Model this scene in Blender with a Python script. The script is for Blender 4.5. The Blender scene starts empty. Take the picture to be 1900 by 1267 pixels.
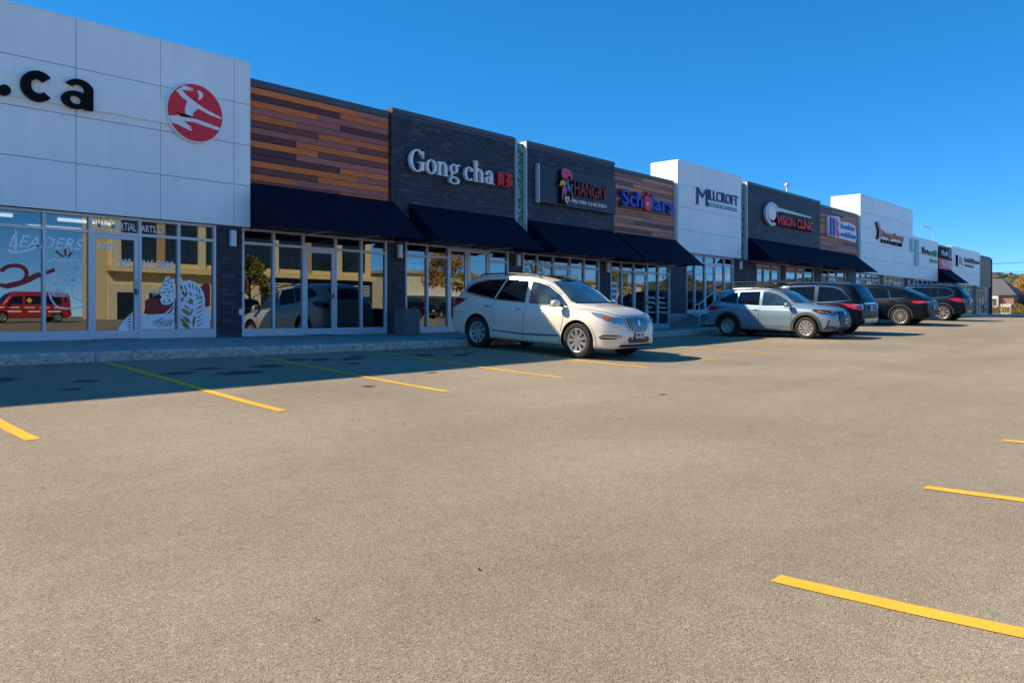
import bpy, bmesh, math, random
from mathutils import Vector, Matrix
from mathutils.bvhtree import BVHTree
random.seed(7)
scene = bpy.context.scene
COL = scene.collection
R = math.radians

# ---------------------------------------------------------------- camera
CAMZ = 0.471                                    # eye level over the floor of the near shops
cam_data = bpy.data.cameras.new('camera')
cam_data.lens, cam_data.sensor_width = 28.21, 36.0
cam_data.shift_y = -0.0245
cam_data.clip_end = 6000
cam = bpy.data.objects.new('camera', cam_data)
cam.location = (0, 0, CAMZ)
cam.rotation_euler = (R(90), 0, R(42.2 - 90))
COL.objects.link(cam)
scene.camera = cam

# ---------------------------------------------------------------- sky, sun, exposure
SUN = Vector((-0.80, 0.96, 1.0)).normalized()    # towards the sun: behind the shops, to the left
world = bpy.data.worlds.new('World'); scene.world = world; world.use_nodes = True
wn, wl = world.node_tree.nodes, world.node_tree.links
sky = wn.new('ShaderNodeTexSky'); sky.sky_type = 'NISHITA'; sky.sun_disc = False
sky.sun_elevation = math.asin(SUN.z); sky.sun_rotation = math.atan2(SUN.x, SUN.y)
sky.altitude = 8000; sky.air_density = 1.0; sky.dust_density = 0.0; sky.ozone_density = 2.5
hs = wn.new('ShaderNodeHueSaturation'); hs.inputs['Saturation'].default_value = 1.68
hs.inputs['Hue'].default_value = 0.5
gm = wn.new('ShaderNodeGamma'); gm.inputs[1].default_value = .62      # flatter, deeper sky all round, as the photo's processing gives it
wl.new(sky.outputs[0], gm.inputs[0]); wl.new(gm.outputs[0], hs.inputs['Color'])
wl.new(hs.outputs[0], wn['Background'].inputs[0]); wn['Background'].inputs[1].default_value = 0.15
sun_data = bpy.data.lights.new('sun', 'SUN'); sun_data.energy = 2.9; sun_data.angle = R(0.5)
sun_data.color = (1.0, 0.84, 0.60)
sun = bpy.data.objects.new('sun', sun_data); sun.rotation_euler = (-SUN).to_track_quat('-Z', 'Y').to_euler()
sun.location = (0, 0, 40); COL.objects.link(sun)
scene.view_settings.view_transform = 'Standard'; scene.view_settings.look = 'None'
scene.view_settings.exposure = 1.53; scene.view_settings.gamma = 1.0
scene.view_settings.use_curve_mapping = False
scene.render.engine = 'CYCLES'
scene.cycles.use_denoising = True
scene.cycles.max_bounces = 8; scene.cycles.transparent_max_bounces = 12
scene.cycles.sample_clamp_indirect = 6

# ---------------------------------------------------------------- helpers
def empty(name, loc=(0, 0, 0), rot=(0, 0, 0)):
    o = bpy.data.objects.new(name, None); o.location = loc; o.rotation_euler = rot
    o.empty_display_size = 0.2; COL.objects.link(o); return o

def tag(o, label, cat, group=None):
    o['label'] = label; o['category'] = cat
    if group: o['group'] = group
    return o

def wmat(o):
    b = Matrix.LocRotScale(o.location, o.rotation_euler, o.scale)
    return b if o.parent is None else wmat(o.parent) @ o.matrix_parent_inverse @ b

def link(name, me, mat=None, parent=None, world=True):
    o = bpy.data.objects.new(name, me); COL.objects.link(o)
    if mat and not me.materials: me.materials.append(mat)
    if parent is not None:
        o.parent = parent
        if world:
            o.matrix_parent_inverse = wmat(parent).inverted()
    return o

class MB:
    def __init__(s): s.v = []; s.f = []; s.sm = []; s.mi = []; s.cur = 0
    def add(s, vs, fs, smooth=False):
        b = len(s.v); s.v += [tuple(v) for v in vs]
        for f in fs: s.f.append([b + i for i in f]); s.sm.append(smooth); s.mi.append(s.cur)
    def box(s, x0, x1, y0, y1, z0, z1):
        s.add([(x0, y0, z0), (x1, y0, z0), (x1, y1, z0), (x0, y1, z0), (x0, y0, z1), (x1, y0, z1), (x1, y1, z1), (x0, y1, z1)],
              [(0, 3, 2, 1), (4, 5, 6, 7), (0, 1, 5, 4), (1, 2, 6, 5), (2, 3, 7, 6), (3, 0, 4, 7)])
    def cbox(s, x0, x1, y0, y1, z0, z1, c):           # box whose front (-y) edges are chamfered
        s.add([(x0, y1, z0), (x1, y1, z0), (x1, y1, z1), (x0, y1, z1), (x0, y0 + c, z0), (x1, y0 + c, z0), (x1, y0 + c, z1), (x0, y0 + c, z1),
               (x0 + c, y0, z0 + c), (x1 - c, y0, z0 + c), (x1 - c, y0, z1 - c), (x0 + c, y0, z1 - c)],
              [(3, 2, 1, 0), (0, 1, 5, 4), (1, 2, 6, 5), (2, 3, 7, 6), (3, 0, 4, 7), (4, 5, 9, 8), (5, 6, 10, 9), (6, 7, 11, 10), (7, 4, 8, 11), (8, 9, 10, 11)])
    def prism(s, poly, y0, y1):                       # polygon in x-z pulled from y0 (front) to y1
        n = len(poly)
        a = sum(poly[i][0] * poly[(i + 1) % n][1] - poly[(i + 1) % n][0] * poly[i][1] for i in range(n))
        if a < 0: poly = poly[::-1]
        s.add([(p[0], y0, p[1]) for p in poly] + [(p[0], y1, p[1]) for p in poly],
              [tuple(range(n)), tuple(range(2 * n - 1, n - 1, -1))] + [(i + n, (i + 1) % n + n, (i + 1) % n, i) for i in range(n)])
    def ring(s, cx, cz, rx, rz, tx, tz, y0, y1, a0=0, a1=360, n=40):  # flat ring or arc in x-z
        full = abs(a1 - a0) >= 360
        m = n if full else n + 1
        vs = []
        for i in range(m):
            a = R(a0 + (a1 - a0) * i / n); c, d = math.cos(a), math.sin(a)
            for y in (y0, y1):
                vs += [(cx + rx * c, y, cz + rz * d), (cx + (rx - tx) * c, y, cz + (rz - tz) * d)]
        fs = []
        for i in range(n):
            a = 4 * i; b = 4 * ((i + 1) % m)
            fs += [(a, a + 1, b + 1, b), (a + 2, b + 2, b + 3, a + 3), (a, b, b + 2, a + 2), (a + 1, a + 3, b + 3, b + 1)]
        if not full: e = 4 * (m - 1); fs += [(0, 2, 3, 1), (e, e + 1, e + 3, e + 2)]
        s.add(vs, fs)
    def disc(s, cx, cz, rx, rz, y0, y1, n=40): s.prism([(cx + rx * math.cos(2 * math.pi * i / n), cz + rz * math.sin(2 * math.pi * i / n)) for i in range(n)], y0, y1)
    def tube(s, pts, r, n=10, closed=False):
        pts = [Vector(p) for p in pts]; rs = r if isinstance(r, (list, tuple)) else [r] * len(pts)
        vs = []
        for i, p in enumerate(pts):
            t = (pts[min(i + 1, len(pts) - 1)] - pts[max(i - 1, 0)]).normalized()
            u = t.cross(Vector((0, 0, 1)) if abs(t.z) < .9 else Vector((1, 0, 0))).normalized(); w = t.cross(u)
            vs += [p + rs[i] * (math.cos(2 * math.pi * k / n) * u + math.sin(2 * math.pi * k / n) * w) for k in range(n)]
        fs = [(i * n + k, i * n + (k + 1) % n, (i + 1) * n + (k + 1) % n, (i + 1) * n + k) for i in range(len(pts) - 1) for k in range(n)]
        m = len(pts) - 1
        s.add(vs, fs, True)
        s.add(vs[:n], [tuple(range(n))[::-1]]); s.add(vs[m * n:], [tuple(range(n))])
    def mesh(s, name):
        me = bpy.data.meshes.new(name); me.from_pydata(s.v, [], s.f); me.update()
        me.polygons.foreach_set('use_smooth', s.sm); me.polygons.foreach_set('material_index', s.mi); return me
    def build(s, name, mat, parent=None, world=True): return link(name, s.mesh(name), mat, parent, world)

def one(fn, *a):
    m = MB(); getattr(m, fn)(*a); return m

# ---------------------------------------------------------------- materials
MATS = {}
def M(name): return MATS[name]
def new_mat(name):
    m = bpy.data.materials.new(name); m.use_nodes = True; MATS[name] = m
    return m, m.node_tree.nodes, m.node_tree.links, m.node_tree.nodes['Principled BSDF']
def setp(p, **k):
    names = dict(col='Base Color', rough='Roughness', metal='Metallic', spec='Specular IOR Level', coat='Coat Weight', coatr='Coat Roughness', em='Emission Color', ems='Emission Strength', trans='Transmission Weight', ior='IOR')
    for a, b in k.items():
        v = b if not (a in ('col', 'em') and len(b) == 3) else (*b, 1)
        p.inputs[names[a]].default_value = v
def plain(name, col, rough=.6, noise=.12, scale=6, bump=0, bscale=60, **k):
    m, n, l, p = new_mat(name); setp(p, col=col, rough=rough, **k)
    tc = n.new('ShaderNodeTexCoord')
    if noise:
        t = n.new('ShaderNodeTexNoise'); t.inputs['Scale'].default_value = scale; t.inputs['Detail'].default_value = 6
        l.new(tc.outputs['Object'], t.inputs['Vector'])
        mx = n.new('ShaderNodeMix'); mx.data_type = 'RGBA'; mx.blend_type = 'MULTIPLY'; mx.inputs[0].default_value = 1
        mr = n.new('ShaderNodeMapRange'); mr.inputs[1].default_value = .25; mr.inputs[2].default_value = .75
        mr.inputs[3].default_value = 1 - noise; mr.inputs[4].default_value = 1 + noise
        l.new(t.outputs[0], mr.inputs[0]); mx.inputs[6].default_value = (*col, 1); l.new(mr.outputs[0], mx.inputs[7]); l.new(mx.outputs[2], p.inputs['Base Color'])
        rr = n.new('ShaderNodeMapRange'); rr.inputs[3].default_value = max(.02, rough * .85); rr.inputs[4].default_value = min(1, rough * 1.15)
        l.new(t.outputs[0], rr.inputs[0]); l.new(rr.outputs[0], p.inputs['Roughness'])
    if bump:
        t2 = n.new('ShaderNodeTexNoise'); t2.inputs['Scale'].default_value = bscale; t2.inputs['Detail'].default_value = 4
        l.new(tc.outputs['Object'], t2.inputs['Vector'])
        b = n.new('ShaderNodeBump'); b.inputs['Strength'].default_value = bump; b.inputs['Distance'].default_value = .01
        l.new(t2.outputs[0], b.inputs['Height']); l.new(b.outputs[0], p.inputs['Normal'])
    return m
def mixrgb(n, l, a, b, fac, mode='MIX'):
    mx = n.new('ShaderNodeMix'); mx.data_type = 'RGBA'; mx.blend_type = mode
    for i, x in ((6, a), (7, b)):
        if isinstance(x, tuple): mx.inputs[i].default_value = (*x, 1)
        else: l.new(x, mx.inputs[i])
    if isinstance(fac, (int, float)): mx.inputs[0].default_value = fac
    else: l.new(fac, mx.inputs[0])
    return mx.outputs[2]
def noise(n, l, vec, scale, detail=4, rough=.5):
    t = n.new('ShaderNodeTexNoise'); t.inputs['Scale'].default_value = scale; t.inputs['Detail'].default_value = detail; t.inputs['Roughness'].default_value = rough
    if vec is not None: l.new(vec, t.inputs['Vector'])
    return t.outputs[0]
def ramp(n, l, fac, stops):
    r = n.new('ShaderNodeValToRGB'); l.new(fac, r.inputs[0]); e = r.color_ramp.elements
    while len(e) < len(stops): e.new(.5)
    for k, (p, c) in enumerate(stops): e[k].position = p; e[k].color = (*c, 1) if not isinstance(c, (int, float)) else (c, c, c, 1)
    return r.outputs[0]
def maprange(n, l, v, a, b, c, d):
    m = n.new('ShaderNodeMapRange')
    for i, x in enumerate((a, b, c, d)): m.inputs[i + 1].default_value = x
    l.new(v, m.inputs[0]); return m.outputs[0]

# asphalt: aged tan-grey aggregate with speckle, patches, faint tyre wear, oil drips along the bays
m, n, l, p = new_mat('asphalt'); tc = n.new('ShaderNodeTexCoord'); ob = tc.outputs['Object']
vor = n.new('ShaderNodeTexVoronoi'); vor.inputs['Scale'].default_value = 165; l.new(ob, vor.inputs['Vector'])
sep = n.new('ShaderNodeSeparateColor'); l.new(vor.outputs['Color'], sep.inputs[0])
col = ramp(n, l, sep.outputs[0], [(0, (.16, .135, .099)), (.25, (.25, .210, .154)), (.7, (.32, .269, .198)), (.93, (.37, .313, .234)), (1, (.50, .43, .33))])
pit = ramp(n, l, noise(n, l, ob, 200, 3, .6), [(.36, .34), (.47, 1.06)])
col = mixrgb(n, l, col, pit, 1, 'MULTIPLY')
big = maprange(n, l, noise(n, l, ob, .35, 6, .55), .3, .7, .86, 1.13)
col = mixrgb(n, l, col, big, 1, 'MULTIPLY')
mp = n.new('ShaderNodeMapping'); mp.inputs['Scale'].default_value = (.06, .9, 1); l.new(ob, mp.inputs[0])
col = mixrgb(n, l, col, maprange(n, l, noise(n, l, mp.outputs[0], 1.0, 4), .3, .7, .92, 1.07), 1, 'MULTIPLY')
mid = maprange(n, l, noise(n, l, ob, 7, 5, .65), .25, .75, .90, 1.1)
col = mixrgb(n, l, col, mid, 1, 'MULTIPLY')
# small dark scuffs and dust spots
mp2 = n.new('ShaderNodeMapping'); mp2.inputs['Scale'].default_value = (1.3, 4.0, 1); mp2.inputs['Rotation'].default_value = (0, 0, .25); l.new(ob, mp2.inputs[0])
sc = ramp(n, l, noise(n, l, mp2.outputs[0], 2.4, 3, .6), [(.70, 0.0), (.76, 1.0)])
col = mixrgb(n, l, col, (.09, .08, .07), maprange(n, l, sc, 0, 1, 0, .55))
du = ramp(n, l, noise(n, l, ob, 1.1, 5, .6), [(.69, 0.0), (.78, 1.0)])
col = mixrgb(n, l, col, (.42, .40, .36), maprange(n, l, du, 0, 1, 0, .35))
l.new(col, p.inputs['Base Color']); p.inputs['Roughness'].default_value = .9; p.inputs['Specular IOR Level'].default_value = .25
bm1 = n.new('ShaderNodeBump'); bm1.inputs['Strength'].default_value = .6; bm1.inputs['Distance'].default_value = .003
hh = n.new('ShaderNodeMath'); hh.operation = 'ADD'; l.new(noise(n, l, ob, 140, 3), hh.inputs[0]); l.new(vor.outputs['Distance'], hh.inputs[1])
l.new(hh.outputs[0], bm1.inputs['Height']); l.new(bm1.outputs[0], p.inputs['Normal'])

# oil stain (drips on the bays): dark, soft-edged
m, n, l, p = new_mat('oil'); tc = n.new('ShaderNodeTexCoord'); setp(p, col=(.012, .012, .012), rough=.55)
tr = n.new('ShaderNodeBsdfTransparent'); mix = n.new('ShaderNodeMixShader')
gr = n.new('ShaderNodeTexGradient'); gr.gradient_type = 'SPHERICAL'; l.new(tc.outputs['Object'], gr.inputs[0])
nz = noise(n, l, tc.outputs['Object'], 3.5, 5, .65)
mm = n.new('ShaderNodeMath'); mm.operation = 'MULTIPLY'; l.new(gr.outputs[1], mm.inputs[0]); l.new(nz, mm.inputs[1])
l.new(ramp(n, l, mm.outputs[0], [(.12, 0.0), (.34, .62)]), mix.inputs[0]); l.new(tr.outputs[0], mix.inputs[1]); l.new(p.outputs[0], mix.inputs[2])
l.new(mix.outputs[0], n['Material Output'].inputs[0])

# yellow traffic paint, worn through at places
m, n, l, p = new_mat('paint_yellow'); tc = n.new('ShaderNodeTexCoord'); ob = tc.outputs['Object']
wear = ramp(n, l, noise(n, l, ob, 45, 6, .75), [(.33, 0.0), (.41, 1.0)])
wear2 = maprange(n, l, noise(n, l, ob, 2.2, 4), .3, .75, .84, 1.06)
c = mixrgb(n, l, (.20, .15, .06), mixrgb(n, l, (.86, .46, .045), wear2, 1, 'MULTIPLY'), wear)
l.new(c, p.inputs['Base Color']); setp(p, rough=.75, spec=.2)
b = n.new('ShaderNodeBump'); b.inputs['Strength'].default_value = .5; b.inputs['Distance'].default_value = .004; l.new(noise(n, l, ob, 90, 3), b.inputs['Height']); l.new(b.outputs[0], p.inputs['Normal'])

plain('concrete', (.33, .32, .30), .85, .22, 2.5, .4, 45)
plain('kerb_concrete', (.50, .47, .41), .9, .5, 11, .9, 60)
m, n, l, p = new_mat('white_panel'); tc = n.new('ShaderNodeTexCoord'); setp(p, rough=.36)
mp = n.new('ShaderNodeMapping'); mp.inputs['Scale'].default_value = (5, 5, .35); l.new(tc.outputs['Object'], mp.inputs[0])
c = mixrgb(n, l, (.86, .95, .97), maprange(n, l, noise(n, l, mp.outputs[0], 1.4, 5, .6), .3, .75, .94, 1.02), 1, 'MULTIPLY')
l.new(mixrgb(n, l, c, maprange(n, l, noise(n, l, tc.outputs['Object'], .5, 3), .3, .7, .96, 1.03), 1, 'MULTIPLY'), p.inputs['Base Color'])
b = n.new('ShaderNodeBump'); b.inputs['Strength'].default_value = .12; b.inputs['Distance'].default_value = .02; l.new(noise(n, l, tc.outputs['Object'], .9, 2), b.inputs['Height']); l.new(b.outputs[0], p.inputs['Normal'])
plain('panel_back', (.22, .23, .24), .7, .05)
plain('raceway', (.86, .93, .92), .4, .03)
plain('coping', (.085, .09, .10), .38, .1, 3, metal=.3)
plain('coping_white', (.84, .92, .94), .4, .03, 3)
plain('mortar', (.085, .095, .125), .95, .2, 8, .4, 80)
plain('aluminium', (.60, .65, .70), .38, .04, 5, metal=.15)
plain('dark_metal', (.03, .03, .034), .45, .1, 8)
plain('galvanised', (.62, .66, .70), .4, .08, 9, metal=.1)
plain('interior', (.15, .135, .12), .8, .3, .8)
plain('interior_floor', (.12, .10, .085), .6, .2, 2)
plain('interior_ceiling', (.36, .36, .35), .8, .05)
plain('roof', (.22, .22, .21), .9, .2, 1)
plain('aggregate', (.17, .165, .155), .95, .65, 110, .9, 120)
plain('black', (.010, .010, .012), .45, .1)
plain('rubber', (.016, .016, .017), .85, .2, 20, .2, 120)
plain('letter_white', (.80, .84, .88), .35, .02)
plain('letter_red', (.80, .012, .030), .35, .03)
plain('letter_blue', (.012, .045, .42), .35, .03)
plain('letter_navy', (.012, .028, .16), .35, .03)
plain('letter_black', (.004, .004, .006), .6, .03, spec=.15)
plain('letter_teal', (.02, .22, .30), .4, .03)
plain('letter_orange', (.62, .13, .02), .35, .03)
plain('letter_pink', (.75, .12, .32), .35, .03)
plain('letter_green', (.05, .22, .03), .35, .03)
plain('letter_skyblue', (.05, .22, .62), .35, .03)
plain('letter_yellow', (.80, .45, .02), .4, .03)
plain('litter_brown', (.10, .055, .025), .8, .2)
plain('litter_pale', (.55, .52, .46), .8, .2)
plain('comb_red', (.72, .05, .11), .35, .03)
plain('dull_red', (.22, .012, .015), .4, .05)
plain('sign_blue_black', (.012, .018, .034), .42, .06)
plain('vinyl_white', (.95, .96, .96), .5, .03)
plain('vinyl_red', (.36, .010, .018), .5, .03)
plain('vinyl_gold', (.38, .25, .07), .5, .1)
plain('sticker_blue', (.10, .22, .55), .5, .05)
plain('beige_stucco', (.74, .58, .28), .85, .06, 1, .2, 30)
plain('cream_wall', (.64, .57, .40), .85, .06, 1)
plain('taupe', (.24, .20, .165), .6, .18, 2)

def fabric_mat():
    m, n, l, p = new_mat('awning_fabric'); setp(p, rough=.8, spec=.15); tc = n.new('ShaderNodeTexCoord')
    l.new(mixrgb(n, l, (.003, .005, .020), (.005, .008, .030), noise(n, l, tc.outputs['Object'], 1.5, 6)), p.inputs['Base Color'])
    b = n.new('ShaderNodeBump'); b.inputs['Strength'].default_value = .25; b.inputs['Distance'].default_value = .02
    l.new(noise(n, l, tc.outputs['Object'], 1.2, 3), b.inputs['Height']); l.new(b.outputs[0], p.inputs['Normal'])
fabric_mat()

def brick_mat(name, per_island):
    m, n, l, p = new_mat(name); tc = n.new('ShaderNodeTexCoord')
    if per_island: rnd = n.new('ShaderNodeNewGeometry').outputs['Random Per Island']
    else: rnd = n.new('ShaderNodeObjectInfo').outputs['Random']
    c = ramp(n, l, rnd, [(0, (.008, .012, .024)), (.45, (.013, .019, .038)), (.85, (.024, .032, .060)), (1, (.05, .06, .10))])
    c = mixrgb(n, l, c, maprange(n, l, noise(n, l, tc.outputs['Object'], 14, 5, .6), .3, .7, .7, 1.3), 1, 'MULTIPLY')
    l.new(c, p.inputs['Base Color']); setp(p, rough=.48, spec=.5)
    b = n.new('ShaderNodeBump'); b.inputs['Strength'].default_value = .6; b.inputs['Distance'].default_value = .006
    l.new(noise(n, l, tc.outputs['Object'], 40, 4), b.inputs['Height']); l.new(b.outputs[0], p.inputs['Normal'])
brick_mat('brick', False); brick_mat('brick_many', True)

def wood_mat(name, col):
    m, n, l, p = new_mat(name); tc = n.new('ShaderNodeTexCoord'); oi = n.new('ShaderNodeObjectInfo')
    mp = n.new('ShaderNodeMapping'); mp.inputs['Scale'].default_value = (1.2, 1, 34); l.new(tc.outputs['Object'], mp.inputs[0])
    va = n.new('ShaderNodeVectorMath'); l.new(mp.outputs[0], va.inputs[0]); cb = n.new('ShaderNodeCombineXYZ')
    sc = n.new('ShaderNodeMath'); sc.operation = 'MULTIPLY'; sc.inputs[1].default_value = 50; l.new(oi.outputs['Random'], sc.inputs[0]); l.new(sc.outputs[0], cb.inputs[0]); l.new(cb.outputs[0], va.inputs[1])
    g = noise(n, l, va.outputs[0], 2.2, 7, .65)
    c = mixrgb(n, l, col, maprange(n, l, g, .3, .7, .68, 1.3), 1, 'MULTIPLY')
    c = mixrgb(n, l, c, maprange(n, l, oi.outputs['Random'], 0, 1, .86, 1.14), 1, 'MULTIPLY')
    l.new(c, p.inputs['Base Color']); setp(p, rough=.5, spec=.35)
    b = n.new('ShaderNodeBump'); b.inputs['Strength'].default_value = .3; b.inputs['Distance'].default_value = .004; l.new(g, b.inputs['Height']); l.new(b.outputs[0], p.inputs['Normal'])
wood_mat('wood_O', (.74, .185, .040)); wood_mat('wood_P', (.42, .14, .115)); wood_mat('wood_M', (.21, .065, .05)); wood_mat('wood_D', (.11, .036, .040))
wood_mat('wood2_O', (.56, .24, .12)); wood_mat('wood2_P', (.40, .20, .16)); wood_mat('wood2_M', (.30, .14, .11)); wood_mat('wood2_D', (.17, .075, .07))

# coated shop glass: half mirror, half dark see-through
m, n, l, p = new_mat('shop_glass'); n.remove(p)
gl = n.new('ShaderNodeBsdfGlossy'); gl.inputs['Roughness'].default_value = .004; gl.inputs['Color'].default_value = (.92, .95, .97, 1)
tr = n.new('ShaderNodeBsdfTransparent'); tr.inputs['Color'].default_value = (.33, .37, .38, 1)
lw = n.new('ShaderNodeFresnel'); lw.inputs['IOR'].default_value = 1.5
f = maprange(n, l, lw.outputs[0], 0, .5, .13, .80)
tc = n.new('ShaderNodeTexCoord'); b = n.new('ShaderNodeBump'); b.inputs['Strength'].default_value = .02; b.inputs['Distance'].default_value = .004
l.new(noise(n, l, tc.outputs['Object'], 1.6, 2), b.inputs['Height']); l.new(b.outputs[0], gl.inputs['Normal'])
mix = n.new('ShaderNodeMixShader'); l.new(f, mix.inputs[0]); l.new(tr.outputs[0], mix.inputs[1]); l.new(gl.outputs[0], mix.inputs[2])
l.new(mix.outputs[0], n['Material Output'].inputs[0])

def emit(name, col, s):
    m, n, l, p = new_mat(name); setp(p, col=(.02, .02, .02), em=col, ems=s)
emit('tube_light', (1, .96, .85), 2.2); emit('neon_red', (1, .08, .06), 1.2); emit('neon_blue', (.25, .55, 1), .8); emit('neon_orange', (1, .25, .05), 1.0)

# green mosaic
m, n, l, p = new_mat('mosaic'); tc = n.new('ShaderNodeTexCoord'); v = n.new('ShaderNodeTexVoronoi'); v.inputs['Scale'].default_value = 22; v.distance = 'CHEBYCHEV'; v.inputs['Randomness'].default_value = .25
l.new(tc.outputs['Object'], v.inputs['Vector']); sp = n.new('ShaderNodeSeparateColor'); l.new(v.outputs['Color'], sp.inputs[0])
l.new(ramp(n, l, sp.outputs[0], [(0, (.006, .05, .035)), (.45, (.02, .15, .09)), (.8, (.10, .34, .22)), (1, (.42, .62, .48))]), p.inputs['Base Color']); setp(p, rough=.25)
# ---------------------------------------------------------------- the ground: a lot that falls away from the shops and climbs along them
KS = [-60, 2.6, 5.3, 13.4, 18.8, 24.6, 35.3, 41, 50, 85, 160]
KD = [-70, -26, -12, 1.77, 8.58, 10.4, 14.0]
DROP = [  # eye height over the ground at each knot
    [.30, .30, .30, .28, .26, .24, .20, .15, .12, .10, .10],
    [.42, .42, .42, .40, .38, .36, .32, .28, .2, .10, .10],
    [1.15, 1.10, 1.08, 1.0, .92, .84, .66, .56, .34, .15, .10],
    [1.45, 1.42, 1.365, 1.20, 1.09, .97, .74, .58, .34, .12, .08],
    [1.22, 1.20, 1.146, 1.007, .913, .735, .45, .24, .12, .04, .04],
    [1.08, 1.05, 1.01, .93, .84, .70, .40, .175, .08, .02, .03],
    [.742, .738, .735, .723, .70, .66, .28, .06, .01, -.02, .0]]
def _drop(s, d):
    s = min(max(s, KS[0]), KS[-1]); d = min(max(d, KD[0]), KD[-1])
    i = max(k for k in range(len(KS) - 1) if KS[k] <= s); j = max(k for k in range(len(KD) - 1) if KD[k] <= d)
    u = (s - KS[i]) / (KS[i + 1] - KS[i]); v = (d - KD[j]) / (KD[j + 1] - KD[j])
    return (DROP[j][i] * (1 - u) + DROP[j][i + 1] * u) * (1 - v) + (DROP[j + 1][i] * (1 - u) + DROP[j + 1][i + 1] * u) * v
_gc = {}
def gz(s, d):                                       # ground height, with the knots rounded off
    k = (round(s, 3), round(d, 3))
    if k not in _gc:
        _gc[k] = CAMZ - sum(_drop(s + a, d + b) for a in (-2, -.7, .7, 2) for b in (-.8, 0, .8)) / 12
    return _gc[k]

def ticks(*spans):
    out = []
    for a, b, st in spans:
        k = a
        while k < b - 1e-6: out.append(round(k, 3)); k += st
    return out + [spans[-1][1]]
SX = ticks((-3000, -500, 500), (-500, -100, 80), (-100, -20, 10), (-20, 62, 1), (62, 130, 4), (130, 400, 40), (400, 4000, 450))
SY = ticks((-3000, -300, 450), (-300, -80, 44), (-80, -8, 4), (-8, 15, .5), (15, 40, 5), (40, 300, 52), (300, 4000, 740))
me = bpy.data.meshes.new('parking_lot')
nx, ny = len(SX), len(SY)
me.from_pydata([(x, y, gz(x, y) if y <= 14.01 else gz(x, 14) - .02) for y in SY for x in SX], [],
               [(j * nx + i, j * nx + i + 1, (j + 1) * nx + i + 1, (j + 1) * nx + i) for j in range(ny - 1) for i in range(nx - 1)])
me.polygons.foreach_set('use_smooth', [True] * len(me.polygons))
lot = link('parking_lot', me, M('asphalt')); lot['kind'] = 'structure'

def gzl(x, y):                                        # height on the lot's own facets
    j = max(k for k in range(ny - 1) if SY[k] <= y); i = max(k for k in range(nx - 1) if SX[k] <= x)
    u = (x - SX[i]) / (SX[i + 1] - SX[i]); v = (y - SY[j]) / (SY[j + 1] - SY[j])
    z = [[gz(SX[a], SY[b]) for a in (i, i + 1)] for b in (j, j + 1)]
    return (z[0][0] * (1 - u) + z[0][1] * u) * (1 - v) + (z[1][0] * (1 - u) + z[1][1] * u) * v
def painted(x, y0, y1, w=.135, mat='paint_yellow'):
    mb = MB(); ys = ticks((y0, y1, .09)); vs = []          # sprayed edges waver by a few millimetres
    for y in ys:
        for dx in (-w / 2, w / 2): e = dx + random.uniform(-.004, .004); vs.append((x + e, y, gzl(x, y) + .004))
    mb.add(vs, [(2 * i, 2 * i + 1, 2 * i + 3, 2 * i + 2) for i in range(len(ys) - 1)], True)
    return mb.build('painted_line', M(mat), lot)
for k in range(-3, 12): painted(5.30 + 2.7 * k, 8.52, 13.86)
for k in range(-3, 14): painted(4.04 + 2.7 * k, -9.3, 1.80)
for k in range(-6, 20): painted(2 + 2.7 * k, -27.5, -22)

# oil drips on the bays
STAIN = [(1.7, 12.6, .5), (2.3, 11.6, .35), (3.3, 12.5, .55), (4.3, 11.9, .30), (5.7, 12.1, .45), (6.3, 12.4, .42), (6.55, 11.75, .65), (7.35, 12.3, .5), (8.3, 12.9, .45),
         (8.75, 12.75, .40), (9.3, 12.6, .45), (9.7, 12.9, .35), (11.2, 12.6, .42), (11.9, 12.3, .45), (12.4, 12.5, .3), (3.9, 11.3, .25), (8.9, 12.0, .3), (2.6, 12.9, .3), (7.4, 9.6, .18), (9.3, 10.3, .2), (10.1, 6.2, .16)]
for sx, sy, r in STAIN:
    mb = MB(); k = 10
    vs = [(-1 + 2 * i / k, -1 + 2 * j / k, 0) for j in range(k + 1) for i in range(k + 1)]
    o_ry = r * random.uniform(.45, .8)
    mb.add([(x, y, gz(sx + x * r, sy + y * o_ry) + .0065 - gz(sx, sy)) for x, y, z in vs], [(j * (k + 1) + i, j * (k + 1) + i + 1, (j + 1) * (k + 1) + i + 1, (j + 1) * (k + 1) + i) for j in range(k) for i in range(k)], True)
    o = mb.build('oil_stain', M('oil'), lot, False); o.location = (sx, sy, gz(sx, sy)); o.scale = (r, o_ry, 1)

# grit: dry leaf bits and pebbles scattered over the lot
for nm, mt, n_, s0 in (('leaf_litter', 'litter_brown', 130, .017), ('pebble_grit', 'litter_pale', 170, .010)):
    mb = MB()
    for _ in range(n_):
        x, y = random.uniform(.5, 34), random.uniform(-2, 13.8)
        if random.random() < .3: y = 13.95 - abs(random.gauss(0, .18))
        a = random.uniform(0, 6.3); s1 = s0 * random.uniform(.5, 1.3); s2 = s1 * random.uniform(.3, .7); z = gzl(x, y)
        q = [(math.cos(a) * s1, math.sin(a) * s1), (-math.sin(a) * s2, math.cos(a) * s2)]
        mb.add([(x + q[0][0], y + q[0][1], z + .005), (x + q[1][0], y + q[1][1], z + .012), (x - q[0][0], y - q[0][1], z + .005), (x - q[1][0], y - q[1][1], z + .009), (x, y, z + .016)], [(0, 1, 4), (1, 2, 4), (2, 3, 4), (3, 0, 4)])
    o = mb.build(nm, M(mt)); o['kind'] = 'stuff'; o['label'] = 'small dry leaf bits scattered over the asphalt' if nm == 'leaf_litter' else 'pale pebble grit scattered over the asphalt'; o['category'] = 'litter'

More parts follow.
